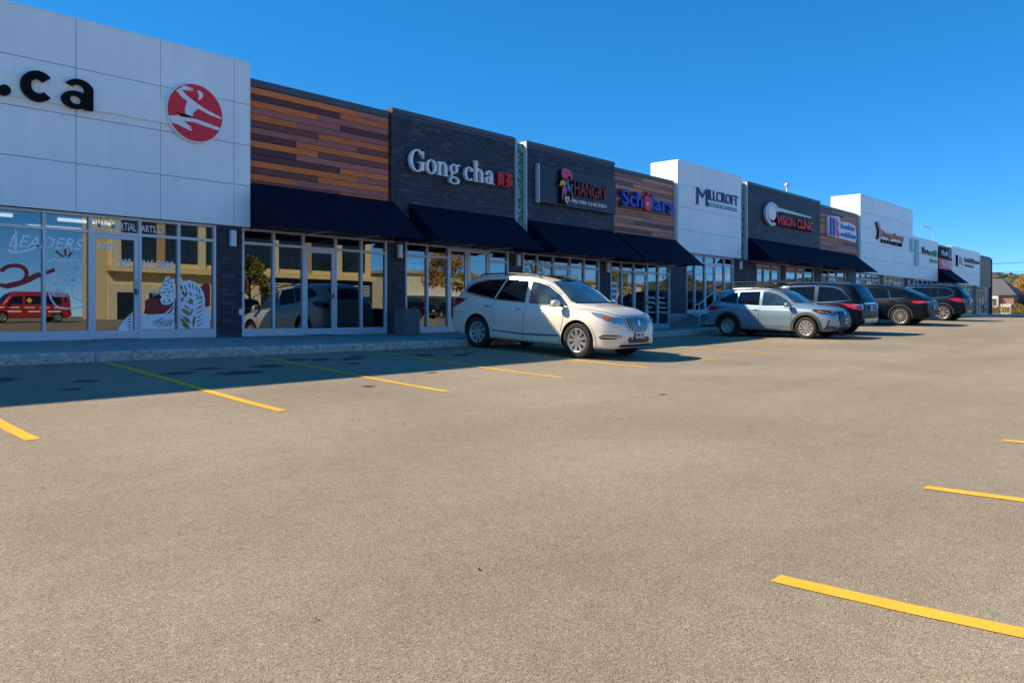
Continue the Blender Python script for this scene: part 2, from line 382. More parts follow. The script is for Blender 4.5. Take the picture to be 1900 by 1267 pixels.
# ---------------------------------------------------------------- kerb and walk
FL, FU = 0.0, 0.58                                   # floor levels: near shops, far shops
WALL = 17.3
def ktop(s): return gz(s, 14.0) + .165
kerb = empty('kerb', (0, 14, ktop(0))); kerb['kind'] = 'structure'
s = -30.0; kj = [-30]
while s < 92: s += random.choice((2.6, 3.0, 3.3)); kj.append(s)
for a, b in zip(kj, kj[1:]):
    mb = MB(); xs = [a + .006 + (b - a - .012) * i / 4 for i in range(5)]; vs = []
    for x in xs:
        t = ktop(x) + random.uniform(-.003, .003)
        vs += [(x, 14.02, gz(x, 14.0) - .06), (x, 14.0, t - .03), (x, 14.03, t), (x, 14.19, t + .004), (x, 14.19, t - .3)]
    mb.add(vs, [(5 * i + k, 5 * i + 5 + k, 5 * i + 6 + k, 5 * i + 1 + k) for i in range(4) for k in range(4)] + [(0, 1, 2, 3, 4), (24, 23, 22, 21, 20)])
    mb.build('kerb_block', M('kerb_concrete'), kerb)

def walk_strip(name, a, b, y0, y1, zf0, zf1, step=1.5):
    mb = MB(); n_ = max(2, int((b - a) / step) + 1); vs = []
    for i in range(n_):
        x = a + (b - a) * i / (n_ - 1)
        for k in range(3):
            y = y0 + (y1 - y0) * k / 2
            vs.append((x, y, zf0(x) + (zf1(x) - zf0(x)) * k / 2))
    mb.add(vs, [(3 * i + k, 3 * i + 3 + k, 3 * i + 4 + k, 3 * i + 1 + k) for i in range(n_ - 1) for k in range(2)], True)
    o = mb.build(name, M('concrete')); return o
o = walk_strip('sidewalk', -30, 28.7, 14.195, 17.45, lambda x: ktop(x) + .004, lambda x: FL - .004); o['kind'] = 'structure'
UP0 = 30.0
o = walk_strip('sidewalk', 28.7, 92, 14.195, 15.9, lambda x: ktop(x) + .004, lambda x: max(ktop(x) + .01, min(FU - .02, ktop(x) + .03 + max(0, x - 36) * .04)), 1.0); o['kind'] = 'structure'
mb = MB(); mb.box(UP0, 92, 15.88, 17.45, -.5, FU - .004); o = mb.build('sidewalk', M('concrete')); o['kind'] = 'structure'
st = empty('concrete_steps', (29.3, 16.6, 0)); tag(st, 'short flight of concrete steps up to the higher walk beside a railing', 'steps')
for k in range(3):
    mb = MB(); mb.cbox(28.72 + .43 * k, UP0 - .002, 15.92, 17.28, (-.25 if k == 0 else .145 * k - .02 + .006), .145 * (k + 1), .012); mb.build('step', M('concrete'), st)
rl = empty('handrail', (28.8, 16.0, 0)); tag(rl, 'grey pipe handrail with two rails climbing beside the concrete steps', 'handrail')
rb = Vector((28.72, 15.97, 0)); rt = Vector((29.98, 15.97, FU))
for hgt in (.93, .48):
    mb = MB(); mb.tube([rb + Vector((-.32, 0, .01 + hgt)), rb + Vector((.02, 0, .03 + hgt)), rt + Vector((0, 0, hgt)), rt + Vector((1.5, 0, hgt))], .026, 10); mb.build('rail', M('galvanised'), rl)
mb = MB(); mb.tube([rb + Vector((-.32, 0, .94)), rb + Vector((-.32, 0, .49))], .021, 10); mb.build('rail_end', M('galvanised'), rl)
for q, z0, z1 in ((rb + Vector((.02, 0, 0)), -.12, .96), (rt, -.02, .93), (rt + Vector((1.5, 0, 0)), -.02, .93)):
    mb = MB(); mb.tube([q + Vector((0, 0, z0)), q + Vector((0, 0, z1))], .024, 10); mb.build('post', M('galvanised'), rl)

# ---------------------------------------------------------------- shop pieces
BL, BH, JT = .290, .092, .011
bm_ = MB(); bm_.cbox(0, BL, -.012, .03, 0, BH, .006); BRICK = bm_.mesh('brick'); BRICK.materials.append(M('brick'))
bm_ = MB(); bm_.cbox(0, BL / 2 - JT / 2, -.012, .03, 0, BH, .006); HALF = bm_.mesh('brick'); HALF.materials.append(M('brick'))
def bricks(shop, a, b, z0, z1, y, single=True, limit=300):
    """running bond over the face y; the first `limit` bricks (nearest the camera) singly, the rest as one part"""
    cells = []; r = 0; z = z0 + .008
    while z + BH <= z1 + .01:
        x = a + (0 if r % 2 == 0 else -(BL + JT) / 2)
        while x < b - .02:
            lo, hi = max(x, a), min(x + BL, b)
            if hi - lo > .03: cells.append((lo, hi, z))
            x += BL + JT
        z += BH + JT; r += 1
    cells.sort(key=lambda c: c[0])
    many = MB()
    for k, (lo, hi, z) in enumerate(cells):
        w = hi - lo; pr = random.uniform(-.005, .004)
        if single and k < limit:
            o = bpy.data.objects.new('brick', BRICK if w > BL * .8 else HALF); COL.objects.link(o)
            o.parent = shop; o.location = Vector((lo, y + pr, z)) - shop.location
            o.scale.x = w / (BL if w > BL * .8 else BL / 2 - JT / 2)
        else: many.cbox(lo, hi, y - .012 + pr, y + .03, z, z + BH, .006)
    if many.v:
        o = many.build('brickwork', M('brick_many'), shop); o['kind'] = 'stuff'

ROWS = ["O62O13P25", "D62O38", "O46P54", "P62D38", "O31P69", "M46O54", "P75M25", "D31O69", "O46M54", "D31P69", "D62O38", "O75P25", "M46O54", "O31P69", "M62O38", "O46P54", "P31D69"]
def planks(shop, a, b, z0, z1, y, set_='wood_', shift=0, rh=.157):
    z = z1; r = 0
    while z - rh > z0 - .02:
        row = ROWS[(r + shift) % len(ROWS)]; x = a; k = 0
        while k < len(row):
            w = (b - a) * int(row[k + 1:k + 3]) / 100
            xe = min(b, x + w)
            mb = MB(); mb.cbox(0, xe - x - .004, -.014 + random.uniform(-.002, .002), .02, 0, rh - .011, .004)
            o = link('plank', mb.mesh('plank'), M(set_ + row[k]), shop, False); o.location = Vector((x + .002, y, z - rh + .004)) - shop.location
            x = xe; k += 3
        z -= rh; r += 1

def glazing(shop, xs, F, head=2.54, transom=2.19, sill=.18, doors=(), full=(), y=17.30, low=0.0):
    """aluminium shopfront: posts at xs; doors = bays that are doors; full = door bays without a transom light"""
    fr = MB(); t = .028
    for k, x in enumerate(xs): fr.box(x - t, x + t, y - .06, y + .05, F + low, F + head)
    segs = list(zip(xs, xs[1:]))
    for i, (a, b) in enumerate(segs):
        fr.box(a + t, b - t, y - .058, y + .048, F + head - .055, F + head - .002)
        if i not in full: fr.box(a + t, b - t, y - .056, y + .048, F + transom - .03, F + transom + .03)
        if i not in doors: fr.box(a + t, b - t, y - .05, y + .046, F + low, F + low + sill)
    win = fr.build('window', M('aluminium'), shop)
    for i, (a, b) in enumerate(segs):
        if i not in full:
            one('box', a + t, b - t, y, y + .008, F + transom + .03, F + head - .055).build('pane', M('shop_glass'), win)
        if i in doors:
            top = F + (head - .055 if i in full else transom - .03); d = MB(); q = .085
            d.box(a + t + .004, a + t + q, y - .045, y + .02, F + .012, top - .004); d.box(b - t - q, b - t - .004, y - .045, y + .02, F + .012, top - .004)
            d.box(a + t + q, b - t - q, y - .044, y + .019, top - .004 - q, top - .004); d.box(a + t + q, b - t - q, y - .044, y + .019, F + .012, F + .17)
            dr = d.build('door', M('aluminium'), shop)
            one('box', a + t + q, b - t - q, y - .012, y - .004, F + .17, top - .004 - q).build('pane', M('shop_glass'), dr)
            h = MB(); hx = b - t - .05
            h.tube([(hx, y - .05, F + .85), (hx, y - .1, F + .85), (hx, y - .1, F + 1.25), (hx, y - .05, F + 1.25)], .012, 8); h.build('handle', M('galvanised'), dr)
            one('box', hx - .03, hx + .04, y - .06, y - .047, F + .93, F + 1.05).build('lock', M('black'), dr)
        else:
            one('box', a + t, b - t, y, y + .008, F + low + sill, F + transom - .03).build('pane', M('shop_glass'), win)
    return win

ROOFZ = 5.35
def shop(label, a, b, F, top, yf, depth=.3, back=33.0, cope='coping', cope_h=.14, body='mortar', bottom=None, lamps=False):
    """one shop of the row: upper wall from `bottom` to `top`, roof, side walls, room behind the glass"""
    o = empty('shop_building', ((a + b) / 2, WALL, F)); tag(o, label, 'shop', 'shops of the strip plaza')
    bt = F + 2.55 if bottom is None else bottom
    one('box', a + .003, b - .003, yf, WALL + depth, bt, top - cope_h).build('wall', M(body), o)
    mb = MB(); k = a
    while k < b - .1:                                # metal capping in lengths with a fine joint
        e = min(b, k + 3.05)
        mb.box(k + .004, e - .004, yf - .03, WALL + depth + .03, top - cope_h + .001, top); k = e
    mb.build('coping', M(cope), o)
    one('box', a + .003, b - .003, WALL + depth + .002, back, ROOFZ - .2, ROOFZ).build('roof', M('roof'), o)
    rm = MB(); zc = F + 2.9; yb = WALL + 7
    rm.box(a + .01, b - .01, WALL + .16, yb, F - .2, F + .004); rm.cur = 1
    rm.box(a + .01, b - .01, yb, yb + .1, F - .1, zc); rm.box(a + .01, a + .06, WALL + .2, yb, F + .01, zc); rm.box(b - .06, b - .01, WALL + .2, yb, F + .01, zc); rm.cur = 2
    rm.box(a + .01, b - .01, WALL + .31, yb, zc, zc + .05)
    me_ = rm.mesh('room')
    for q in ('interior_floor', 'interior', 'interior_ceiling'): me_.materials.append(M(q))
    link('room', me_, None, o)
    one('box', a + .003, b - .003, back - .2, back, -.4, ROOFZ - .21).build('back_wall', M('mortar'), o)
    if lamps:
        x = a + .7
        while x < b - 1:
            for yy in (19.2, 21.4, 23.6): one('box', x, x + 1.3, yy, yy + .12, zc - .09, zc - .02).build('ceiling_light', M('tube_light'), o)
            x += 2.3
    return o

def panels(sh, cols, rows, y, mat='white_panel', gap=.011):
    for a, b in zip(cols, cols[1:]):
        for c, d in zip(rows, rows[1:]):
            one('cbox', a + gap / 2, b - gap / 2, y - .03, y + .0, c + gap / 2, d - gap / 2, .004).build('panel', M(mat), sh)

def pier(sh, a, b, F, single=True, z1=2.56, z0=.0, limit=300):
    one('box', a + .034, b - .034, WALL - .05, WALL + .25, F - .35, F + z1).build('pier', M('mortar'), sh)
    bricks(sh, a + .034, b - .034, F + z0, F + z1 - .02, WALL - .05, single, limit)

# --- the thirteen bays
u0 = shop('wide white panelled shop front at the left with a round red emblem', -14.3, 9.77, FL, 6.39, 17.13, .9, cope='coping_white', cope_h=.03, body='panel_back', lamps=True)
panels(u0, [9.77, 9.36, 7.66, 5.98, 4.28, 2.58, .88, -.82, -2.52, -4.22, -5.92, -7.62, -9.32, -11.02, -12.72, -14.3][::-1], [2.54, 3.50, 4.44, 5.39, 6.36], 17.12)
one('box', -14.2, 8.1, 17.03, 17.088, 4.60, 5.06).build('raceway', M('raceway'), u0)
w0 = glazing(u0, [-14.2, -12.6, -11.0, -9.4, -7.8, -6.1, -4.4, -2.7, -1.0, .7, 1.7, 2.55, 3.4, 4.5, 5.46, 6.30, 7.30, 8.14, 8.97], FL, doors=(9, 15))
pier(u0, 8.97, 9.67, FL)
one('box', -14.5, -14.3, 17.1, 33, -.4, 6.3).build('side_wall', M('panel_back'), u0)

u1 = shop('shop front clad in orange and brown wood boards next to the white panels', 9.77, 14.05, FL, 6.07, 17.26, .3, cope_h=.17)
planks(u1, 9.79, 13.99, 2.62, 5.88, 17.25)
one('box', 13.99, 14.05, 17.2, 17.26, 2.56, 5.9).build('corner_trim', M('dark_metal'), u1)
w1 = glazing(u1, [9.67, 10.48, 11.31, 12.27, 13.09, 13.91], FL, doors=(2,))
pier(u1, 13.91, 14.62, FL)

u2 = shop('dark brick shop front with big white serif letters and red characters', 14.05, 19.06, FL, 6.18, 17.18, .3, cope_h=.12)
bricks(u2, 14.06, 19.05, 3.3, 6.05, 17.18, True, 300)
w2 = glazing(u2, [14.62, 15.42, 16.24, 17.05, 17.99, 18.83], FL, doors=(2, 3), full=(2, 3))
pier(u2, 18.83, 19.56, FL)
one('box', 14.02, 14.055, 17.16, 17.5, 2.56, 6.05).build('corner_trim', M('dark_metal'), u2)
one('box', 19.07, 19.10, 17.10, 17.4, 3.4, 6.14).build('mosaic_edge', M('aluminium'), u2)
one('box', 19.10, 19.55, 17.24, 17.4, 3.4, 6.05).build('mosaic_strip', M('mosaic'), u2)
one('box', 19.55, 19.585, 17.10, 17.4, 3.2, 6.14).build('mosaic_edge', M('aluminium'), u2)

u3 = shop('dark brick shop front carrying a sign panel with a rooster head', 19.6, 24.6, FL, 6.18, 17.18, .3, cope_h=.12)
bricks(u3, 19.61, 24.59, 3.3, 6.05, 17.18, False)
one('box', 19.06, 19.6, 17.3, 17.6, 2.56, 5.99).build('wall', M('mortar'), u3)
w3 = glazing(u3, [19.56, 20.29, 21.13, 22.05, 22.86, 23.72], FL, doors=(2,))
pier(u3, 23.72, 24.48, FL, False)

u4 = shop('wood clad shop front with bulky blue letters and a red apple', 24.6, 28.95, FL, 6.03, 17.26, .3, cope_h=.14)
planks(u4, 24.62, 28.88, 2.62, 5.87, 17.25, 'wood2_', 5)
w4 = glazing(u4, [24.48, 25.20, 26.02, 26.96, 27.75, 28.61], FL, doors=(2,))
pier(u4, 28.61, 29.99, FL, False, z0=.6)
one('box', 28.645, 29.98, 17.19, 17.26, -.2, .6).build('footing', M('concrete'), u4)

u5 = shop('tall white panelled shop front with thin navy serif lettering', 29.05, 34.64, FU, 6.93, 17.13, 1.1, cope='coping_white', cope_h=.03, body='panel_back')
panels(u5, [29.05, 31.02, 32.77, 34.64], [3.13, 4.06, 5.0, 5.91, 6.9], 17.12)
one('cbox', 29.0, 29.045, 17.1, 18.4, 3.13, 6.9, .003).build('panel', M('white_panel'), u5)
w5 = glazing(u5, [29.99, 30.67, 31.55, 32.47, 33.33, 34.15], FU, doors=(2,), y=17.3)
pier(u5, 34.15, 36.61, FU, False)
one('box', 34.70, 35.22, 17.22, 17.4, 3.13, 6.72).build('mosaic_strip', M('mosaic'), u5)
one('box', 35.22, 35.28, 17.08, 17.4, 3.13, 6.78).build('mosaic_edge', M('aluminium'), u5)
one('box', 34.65, 35.3, 17.4, 17.9, 2.9, 6.78).build('wall', M('mortar'), u5)

u6 = shop('dark brick shop front with red capitals and a pale swoosh', 35.3, 44.3, FU, 6.83, 17.18, .3, cope_h=.12)
bricks(u6, 35.31, 44.29, 3.9, 6.70, 17.18, False)
w6 = glazing(u6, [36.61, 37.38, 38.26, 39.18], FU)
pier(u6, 39.18, 39.96, FU, False)
w6 = glazing(u6, [39.96, 41.31, 42.30, 43.54], FU)
pier(u6, 43.54, 44.71, FU, False)

u7 = shop('narrow wood clad shop front with pink and blue bubble lettering', 44.3, 50.45, FU, 6.69, 17.26, .3, cope_h=.14)
planks(u7, 44.32, 50.3, 3.2, 6.53, 17.25, 'wood2_', 9)
w7 = glazing(u7, [44.71, 45.71, 46.98, 48.31], FU)
pier(u7, 48.31, 50.10, FU, False)

u8 = shop('tallest white panelled shop front with orange script sign', 50.5, 60.96, FU, 7.94, 17.13, 1.6, cope='coping_white', cope_h=.03, body='panel_back')
panels(u8, [50.5, 52.6, 54.7, 56.8, 58.9, 60.96], [3.13, 4.06, 4.99, 5.94, 6.87, 7.9], 17.12)
one('cbox', 50.45, 50.495, 17.1, 18.9, 3.13, 7.9, .003).build('panel', M('white_panel'), u8)
w8 = glazing(u8, [50.10, 51.04, 52.0, 53.07, 54.28], FU)
pier(u8, 54.28, 55.23, FU, False)
w8 = glazing(u8, [55.23, 56.32, 57.34, 58.3, 59.36], FU, doors=(2,))
pier(u8, 59.36, 61.72, FU, False)
one('box', 60.2, 60.9, 17.07, 17.088, 5.0, 5.9).build('mosaic_strip', M('mosaic'), u8)

u9 = shop('low white panelled shop front with red and green lettering', 61.0, 67.35, FU, 6.15, 17.13, .6, cope='coping_white', cope_h=.03, body='panel_back')
panels(u9, [61.0, 62.5, 64.9, 67.35], [3.13, 4.06, 4.99, 6.12], 17.12)
one('box', 61.3, 62.3, 17.06, 17.088, 4.1, 5.95).build('mosaic_strip', M('mosaic'), u9)
w9 = glazing(u9, [61.72, 62.87, 64.02, 65.17, 66.32], FU, doors=(2,))
pier(u9, 66.32, 67.48, FU, False)

u10 = shop('narrow dark shop front stacked with a black sign over a red one', 67.35, 71.4, FU, 6.0, 17.24, .3)
w10 = glazing(u10, [67.48, 68.6, 69.7, 70.8, 71.99], FU)
pier(u10, 71.99, 73.83, FU, False)
u11 = shop('white panelled shop front near the far end with a square logo', 71.4, 80.6, FU, 6.12, 17.13, .6, cope='coping_white', cope_h=.03, body='panel_back')
panels(u11, [71.4, 73.7, 76.0, 78.3, 80.6], [3.13, 4.06, 4.99, 6.09], 17.12)
w11 = glazing(u11, [73.83, 75.0, 76.17, 77.34, 78.5], FU, doors=(1,))
pier(u11, 78.5, 80.24, FU, False)
one('box', 80.62, 80.95, 17.1, 17.3, 3.13, 5.9).build('mosaic_strip', M('mosaic'), u11)
u12 = shop('taupe boarded shop front at the far end of the row', 80.6, 85.4, FU, 5.95, 17.2, .3)
z = 3.14
while z < 5.7: one('cbox', 80.98, 85.36, 17.16, 17.2, z, z + .19, .004).build('plank', M('taupe'), u12); z += .2
w12 = glazing(u12, [80.24, 81.3, 82.4, 83.5, 84.54], FU)
pier(u12, 84.54, 85.4, FU, False)
one('box', 85.4, 85.6, 17.1, 33, -.3, 5.8).build('side_wall', M('mortar'), u12)

# --- awnings
def awning(label, a, b, F, top=3.60, bot=2.52, out=15.84):
    o = empty('awning', ((a + b) / 2, 17.1, F + top)); tag(o, label, 'awning', 'dark fabric awnings over the shop fronts')
    mb = MB(); N, K = 12, 6; vs = []; yt = 17.15
    for i in range(N + 1):
        for k in range(K + 1):
            u, v = i / N, k / K
            sag = -.02 * math.sin(v * math.pi) * (1 + .35 * math.sin(u * 9))
            vs.append((a + (b - a) * u, yt + (out - yt) * v, F + top + (bot - top) * v + sag))
    mb.add(vs, [(i * (K + 1) + k, i * (K + 1) + k + 1, (i + 1) * (K + 1) + k + 1, (i + 1) * (K + 1) + k) for i in range(N) for k in range(K)], True)
    mb.build('fabric', M('awning_fabric'), o)
    for q_ in range(1, 6):
        x = a + (b - a) * q_ / 6; m_ = MB(); m_.tube([(x, yt + (out - yt) * v, F + top + (bot - top) * v - .02 * math.sin(v * math.pi) * (1 + .35 * math.sin(q_ / 6 * 9)) + .004) for v in (0, .2, .4, .6, .8, 1)], .007, 5); m_.build('seam', M('awning_fabric'), o)
    one('box', a, b, out - .006, out + .006, F + bot - .05, F + bot + .0).build('valance', M('awning_fabric'), o)
    for x in (a, b):
        mb = MB(); mb.add([(x - .006, yt, F + top - .01), (x - .006, out, F + bot - .01), (x - .006, yt, F + bot - .01), (x + .006, yt, F + top - .01), (x + .006, out, F + bot - .01), (x + .006, yt, F + bot - .01)],
                          [(0, 1, 2), (5, 4, 3), (0, 3, 4, 1), (1, 4, 5, 2), (2, 5, 3, 0)]); mb.build('side_panel', M('awning_fabric'), o)
    mb = MB(); mb.tube([(a + .02, out + .03, F + bot - .02), (b - .02, out + .03, F + bot - .02)], .016, 8); mb.tube([(a + .02, 17.1, F + bot - .02), (b - .02, 17.1, F + bot - .02)], .016, 8); mb.build('frame', M('galvanised'), o)
    for k in range(1, 3):
        x = a + (b - a) * k / 3; mb = MB(); mb.tube([(x, 17.1, F + bot - .03), (x, out + .04, F + bot - .03)], .013, 8); mb.build('strut', M('galvanised'), o)
awning('dark navy awning under the orange wood boards, nearest the camera', 9.80, 14.10, FL)
awning('dark navy awning under the white serif letters on brick', 14.66, 18.98, FL)
awning('dark navy awning under the rooster sign panel', 19.67, 24.5, FL)
awning('dark navy awning under the blue letters with the apple', 24.7, 28.9, FL)
awning('dark navy awning under the left half of the red capitals', 35.5, 40.1, FU)
awning('dark navy awning under the right half of the red capitals', 40.2, 44.5, FU)
awning('dark navy awning under the pink and blue bubble lettering', 44.6, 49.6, FU)
awning('dark navy awning under the red sign near the far end', 67.5, 71.2, FU)

# --- wall lamps
for x, F, lab in ((9.37, FL, 'slim white wall lamp on the brick pier beside the tiger window'), (14.33, FL, 'slim white wall lamp on the brick pier above the concrete bin'),
                  (19.24, FL, 'slim white wall lamp on the brick pier behind the pearl white car'), (24.18, FL, 'slim white wall lamp on the pier under the rooster sign'),
                  (34.75, FU, 'slim white wall lamp on dark brick right of the steps'), (60.2, FU, 'slim white wall lamp between the two far white shop fronts')):
    o = empty('wall_lamp', (x, WALL - .06, F + 2.1)); tag(o, lab, 'wall lamp', 'wall lamps on the piers')
    one('cbox', x - .065, x + .065, WALL - .19, WALL - .085, F + 2.08, F + 2.45, .012).build('body', M('letter_white'), o)
    one('box', x - .04, x + .04, WALL - .086, WALL - .06, F + 2.18, F + 2.34).build('bracket', M('galvanised'), o)
# --- litter bin
o = empty('litter_bin', (14.12, 16.45, gz(14.1, 14) + .2)); tag(o, 'square pebbled concrete litter bin standing against the brick pier', 'litter bin')
zb = FL - .035
mb = MB(); c = .03; a = .27
def oct_(h, z, cc): return [(14.12 + sx * (h - (cc if q else 0)), 16.62 + sy * (h - (0 if q else cc)), z) for sx, sy, q in ((1, 1, 1), (1, 1, 0), (1, -1, 0), (1, -1, 1), (-1, -1, 1), (-1, -1, 0), (-1, 1, 0), (-1, 1, 1))][::-1]
vs = oct_(.24, zb, .03) + oct_(.255, zb + .05, .03) + oct_(.255, zb + .68, .03) + oct_(.235, zb + .72, .03) + oct_(.16, zb + .72, .03) + oct_(.16, zb + .5, .03)
mb.add(vs, [(8 * r + k, 8 * r + 8 + k, 8 * r + 8 + (k + 1) % 8, 8 * r + (k + 1) % 8) for r in range(5) for k in range(8)] + [tuple(range(40, 48))])
bmx = mb.build('body', M('aggregate'), o)
one('box', 13.93, 14.31, 16.43, 16.81, zb + .60, zb + .62).build('liner', M('black'), o)
# --- outlet on the first pier
o = one('cbox', 9.55, 9.63, WALL - .1, WALL - .064, .5, .64, .01).build('outlet_box', M('letter_white')); tag(o, 'small white outlet box low on the brick pier left of the awning', 'outlet')
# ---------------------------------------------------------------- cars
def paint(name, col, metal=.35, rough=.32, coat=1.0, spec=.5):
    m, n, l, p = new_mat(name); setp(p, col=col, metal=metal, rough=rough, coat=coat, coatr=.03, spec=spec)
    tc = n.new('ShaderNodeTexCoord')
    l.new(mixrgb(n, l, col, maprange(n, l, noise(n, l, tc.outputs['Object'], 900, 2), .3, .7, .9, 1.1), 1, 'MULTIPLY'), p.inputs['Base Color'])
    dirt = maprange(n, l, noise(n, l, tc.outputs['Object'], 3, 5), .35, .75, .03, .13); l.new(dirt, p.inputs['Coat Roughness'])
paint('paint_pearl', (.80, .74, .61), .12, .34); paint('paint_silver', (.25, .34, .43), .4, .3); paint('paint_navy', (.003, .0055, .012), .0, .35, .12, .15)
paint('paint_black', (.003, .0055, .012), .0, .35, .12, .15); paint('paint_blueblack', (.003, .0055, .012), .0, .35, .12, .15); paint('paint_red', (.42, .012, .014), .1); paint('paint_grey', (.05, .055, .06), .4); paint('paint_white', (.6, .6, .6), .1)
plain('chrome', (.72, .72, .74), .12, 0, metal=1.0); plain('rim_silver', (.58, .56, .53), .28, .03, metal=.75)
plain('car_plastic', (.045, .046, .05), .6, .1, 30); plain('car_black', (.006, .006, .007), .35, 0); plain('seam', (.004, .004, .005), .8, 0)
plain('underbody', (.008, .008, .009), .9, 0); plain('brake', (.09, .085, .08), .5, .1, metal=.6)
plain('plate', (.62, .66, .72), .4, .05); plain('plate_ink', (.02, .05, .25), .5, 0)
m, n, l, p = new_mat('car_glass'); setp(p, col=(.004, .006, .010), rough=.02, spec=.4, coat=.1, coatr=.0)
m, n, l, p = new_mat('car_glass_clear'); setp(p, col=(.030, .055, .062), rough=.02, spec=.9, coat=1.0, coatr=.0)
tc = n.new('ShaderNodeTexCoord'); l.new(ramp(n, l, noise(n, l, tc.outputs['Object'], 2.2, 3), [(.38, (.012, .022, .026)), (.62, (.05, .085, .09))]), p.inputs['Base Color'])
m, n, l, p = new_mat('lamp_clear'); setp(p, col=(.42, .46, .50), rough=.08, metal=.6, coat=1, coatr=.0)
m, n, l, p = new_mat('lamp_red'); setp(p, col=(.42, .008, .012), rough=.1, coat=1, coatr=.0)
m, n, l, p = new_mat('lamp_amber'); setp(p, col=(.55, .10, .015), rough=.12, coat=1, coatr=.0)

def pchip(pts):
    xs = [p[0] for p in pts]; ys = [p[1] for p in pts]; k = len(xs)
    h = [xs[i + 1] - xs[i] for i in range(k - 1)]; d = [(ys[i + 1] - ys[i]) / h[i] for i in range(k - 1)]
    m_ = [d[0]] + [0 if d[i - 1] * d[i] <= 0 else (h[i - 1] + h[i]) * 3 / ((2 * h[i] + h[i - 1]) / d[i - 1] + (h[i] + 2 * h[i - 1]) / d[i]) for i in range(1, k - 1)] + [d[-1]]
    def f(x):
        if x <= xs[0]: return ys[0]
        if x >= xs[-1]: return ys[-1]
        i = max(j for j in range(k - 1) if xs[j] <= x); t = (x - xs[i]) / h[i]
        return (2 * t ** 3 - 3 * t * t + 1) * ys[i] + (t ** 3 - 2 * t * t + t) * h[i] * m_[i] + (-2 * t ** 3 + 3 * t * t) * ys[i + 1] + (t ** 3 - t * t) * h[i] * m_[i + 1]
    return f

